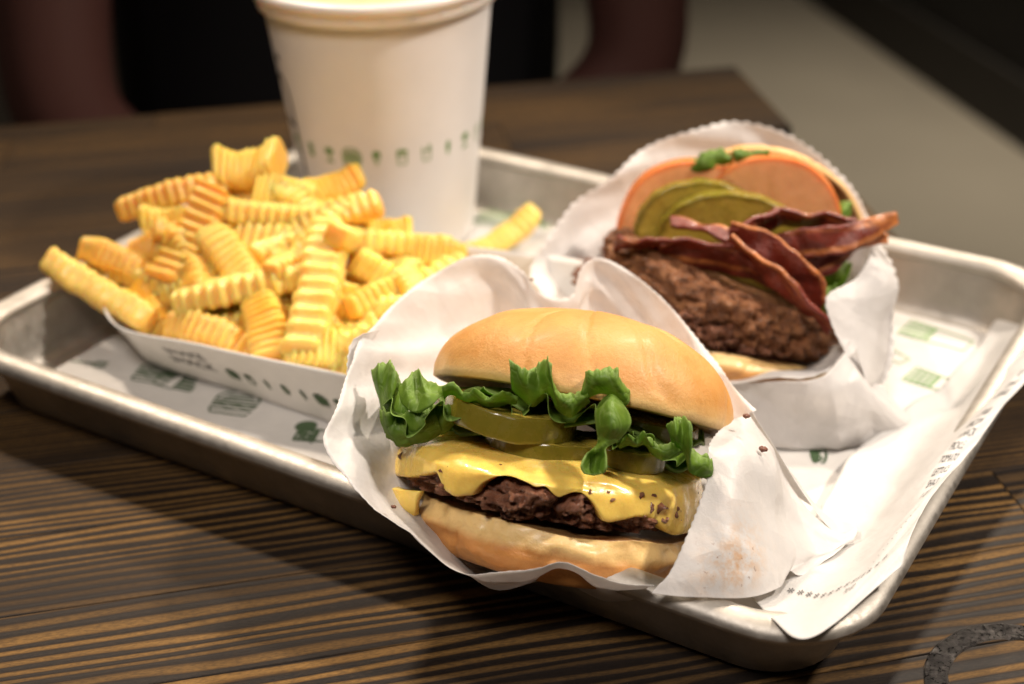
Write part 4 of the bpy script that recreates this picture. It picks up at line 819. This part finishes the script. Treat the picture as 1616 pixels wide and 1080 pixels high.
def rmap(a, b_):            # a across 0..1, b along 0..1
    x = min(max(a, 0), .999) * 59; y = min(max(b_, 0), .999) * 119; i, j = int(x), int(y); fx, fy = x - i, y - j
    q = (rg[j, i] * (1 - fx) + rg[j, i + 1] * fx) * (1 - fy) + (rg[j + 1, i] * (1 - fx) + rg[j + 1, i + 1] * fx) * fy
    n_ = rn[j, i]; n_ = n_ if n_ @ (CAM - q) > 0 else -n_
    return q + n_ * .025
def rtext(tx, a, b_, sx, sy, mat='ink', flip=False):
    q, f = letters(tx, 1.0)
    if not len(q): return
    lay('printed_line', [(np.stack([a + q[:, 0] * sx, b_ + q[:, 1] * sy], 1), f)], rmap, M[mat], rct)
for i in range(14): rtext('*', .12 + .055 * i, .135 + .004 * math.sin(i), .085, .045)
for i, tx in enumerate(['1 CKT', 'SHACK', 'LETTUCE', 'TOMATO', 'PICKLE', '1 SHACK', 'BACON', '1 FRIES', 'CRINKLE', '1 SHAKE', 'UP']):
    rtext(tx, .80, .40 + .034 * i + (.03 if i > 7 else 0), .042, .030)
for i in range(11): rtext('-', .66 + .018 * i, .17 + .017 * i, .05, .03)
rtext('TO GO', .60, .115, .03, .02)
# ------------------------------------------------------------------ crumbs on the paper
def crumb(p, r, label, seed):
    V = []; n = 10
    for j in range(7):
        for i in range(n):
            a, e = 2 * math.pi * i / n, math.pi * (j / 6 - .5); d = np.array([math.cos(a) * math.cos(e) * 1.3, math.sin(a) * math.cos(e), math.sin(e) * .7]); V.append(p + d * r * (1 + .5 * nz(d * 2 + seed, 1.0)))
    tag(mk('crumb', V, gridfaces(7, n, True), M['crumb']), label, 'crumb', 'meat crumbs on the papers')
crumb(P(1178, 657, 42.3), .085, 'upper brown meat crumb on the outside of the front wrapper', 1)
crumb(P(1204, 709, 41.9), .10, 'lower brown meat crumb on the outside of the front wrapper', 2)
crumb(P(839, 441, 49.2), .055, 'dark speck of meat on the notch of the front wrapper edge', 3)
crumb(P(621, 800, 40.6), .06, 'dark crumb inside the front wrapper below the running cheese', 4)

# ------------------------------------------------------------------ person across the table
pc = tb(-20.5, 13, 0); pe = lambda x, y, z: pc + e1 * x + e2 * y + ZZ * z     # x along the far table edge, y away from it
per = thing('person', pe(0, 12, -74), 'person in a black top sitting across the table with bare arms', 'person')
def skinmesh(name, joints, edges, mat, parent, root=0, sub=2):
    v = np.array([j[0] for j in joints]); o0 = v[root]
    me = bpy.data.meshes.new(name); me.from_pydata(((v - o0) * S).tolist(), edges, []); o = bpy.data.objects.new(name, me); COL.objects.link(o)
    o.parent = parent; q = np.array(parent['_c']) if '_c' in parent else np.array(parent['_o']) + np.array(parent.parent['_c'])
    o.location = (o0 - q) * S; o['_o'] = [float(x) for x in (o0 - np.array(per['_c']))]
    m_ = o.modifiers.new('skin', 'SKIN'); m_.use_smooth_shade = True
    for i, j in enumerate(joints):
        s_ = me.skin_vertices[0].data[i]; r = j[1]; s_.radius = (r[0] * S, r[1] * S) if isinstance(r, tuple) else (r * S, r * S); s_.use_root = i == root
    sb = o.modifiers.new('sub', 'SUBSURF'); sb.levels = sub; sb.render_levels = sub
    me.materials.append(mat); return o
J = []; Ed = []
def jn(p, r, link=None): J.append((p, r)); 
def add(p, r, link=None):
    J.append((np.array(p), r)); k = len(J) - 1
    if link is not None: Ed.append((link, k))
    return k
pel = add(pe(0, 14, -22), (12, 8)); ab = add(pe(0, 15, -6), (10, 6), pel); ch = add(pe(0, 12, 16), (12, 7.5), ab); nk0 = add(pe(0, 12, 30), (9, 7), ch); nk = add(pe(0, 11, 38), 5.2, nk0); hd0 = add(pe(0, 8.5, 45), 7.0, nk); hd1 = add(pe(0, 8.5, 54), (7.4, 8.6), hd0); hd2 = add(pe(0, 9.5, 60), 5.0, hd1)
for s_, ex_, hx_ in ((-1, -18.6, -9), (1, 20.0, 7)):
    sh = add(pe(s_ * 16, 12, 28), 5.0, nk0); up_ = add(pe(s_ * 17.6, 8, 14), 4.2, sh); el = add(pe(ex_, 4.6 if s_ > 0 else 3.4, -5.5), 3.8, up_); fo = add(pe((ex_ + hx_) / 2, 5, -11.5), 3.4, el); wr_ = add(pe(hx_, 4.0, -15), 2.6, fo); pm = add(pe(hx_ - s_ * 4, 1.5, -15), (3.6, 1.8), wr_)
    for f_ in range(4): k0 = add(pe(hx_ - s_ * (6.5 + .2 * f_), 3.5 - f_ * 1.9, -15.8 + .3 * f_), .95, pm); k1 = add(pe(hx_ - s_ * (9.0 - .5 * abs(f_ - 1.3)), 3.2 - f_ * 1.9, -17.4), .85, k0); add(pe(hx_ - s_ * (10.0 - .6 * abs(f_ - 1.3)), 3.0 - f_ * 1.8, -19.2), .7, k1)
    t0 = add(pe(hx_ - s_ * 3.0, -1.6, -15.6), 1.0, pm); add(pe(hx_ - s_ * 5.5, -3.2, -17.6), .85, t0)
    th = add(pe(s_ * 9, 10, -24), 8.5, pel); kn = add(pe(s_ * 11, -22, -24), 6.2, th); an = add(pe(s_ * 11, -18, -66), 3.8, kn); add(pe(s_ * 12, -30, -71), (3.6, 2.6), an)
skinmesh('body', J, Ed, M['skin'], per, pel)
JS = [(pe(0, 15, -26), (17.0, 11)), (pe(0, 15.2, -6), (17.5, 10)), (pe(0, 12.2, 14), (16.2, 10.8)), (pe(0, 12, 28), (10.5, 8.6)), (pe(0, 11.5, 34.5), (6.8, 6.2)), (pe(-16, 12, 28.5), 6.2), (pe(-16.5, 10.0, 19), 6.0), (pe(16, 12, 28.5), 6.2), (pe(16.5, 10.0, 19), 6.0)]
skinmesh('black_top', JS, [(0, 1), (1, 2), (2, 3), (3, 4), (3, 5), (5, 6), (3, 7), (7, 8)], M['shirt'], per, 0)
JT = [(pe(0, 14, -23), (15.6, 10.6)), (pe(-9, 10, -24), 9.6), (pe(-11, -22, -24), 7.4), (pe(-11, -18, -62), 5.4), (pe(9, 10, -24), 9.6), (pe(11, -22, -24), 7.4), (pe(11, -18, -62), 5.4)]
skinmesh('trousers', JT, [(0, 1), (1, 2), (2, 3), (0, 4), (4, 5), (5, 6)], M['trouser'], per, 0)
def ball(name, c, r, mat, par, n=24, f=None):
    V = []
    for j in range(n // 2 + 1):
        for i in range(n):
            a, e = 2 * math.pi * i / n, math.pi * (j / (n // 2) - .5); d = e1 * math.cos(a) * math.cos(e) * r[0] + e2 * math.sin(a) * math.cos(e) * r[1] + ZZ * math.sin(e) * r[2]; V.append(c + (d if f is None else f(d)))
    return mk(name, V, gridfaces(n // 2 + 1, n, True), mat, par)
ball('hair', pe(0, 10.6, 57), (8.6, 9.0, 8.0), M['hair'], per, 32, lambda d: d * (1 + .05 * nz(d, .5)))
for s_ in (-1, 1): ball('eye', pe(s_ * 3.1, .9, 53.5), (1.5, 1.0, .8), M['eye'], per, 12); ball('ear', pe(s_ * 7.6, 9.5, 51), (1.0, 2.0, 3.2), M['skin'], per, 12)
ball('nose', pe(0, -.2, 50.5), (1.5, 1.8, 2.4), M['skin'], per, 14); ball('mouth', pe(0, .9, 46.5), (2.6, .8, .7), M['crumb'], per, 14)
st = thing('stool', pe(0, 14, -74), 'round black stool under the person across the table', 'stool')
sheet('seat', np.array([[pe(r * math.cos(a), 14 + r * math.sin(a), z) for a in np.linspace(0, 2 * math.pi, 40, endpoint=False)] for r, z in ((.1, -34), (16, -34), (17, -33.2), (17, -32), (16, -31.4), (.1, -31.2))]), M['stool'], st, closed=True)
for i in range(4):
    a = i * math.pi / 2 + .78; vv, ff = tube([pe(11 * math.cos(a), 14 + 11 * math.sin(a), -34), pe(17 * math.cos(a), 14 + 17 * math.sin(a), -74)], 1.3, 10); mk('leg', vv, ff, M['stool'], st)

for o in bpy.data.objects:
    for k in ('_c', '_o'):
        if k in o.keys(): del o[k]
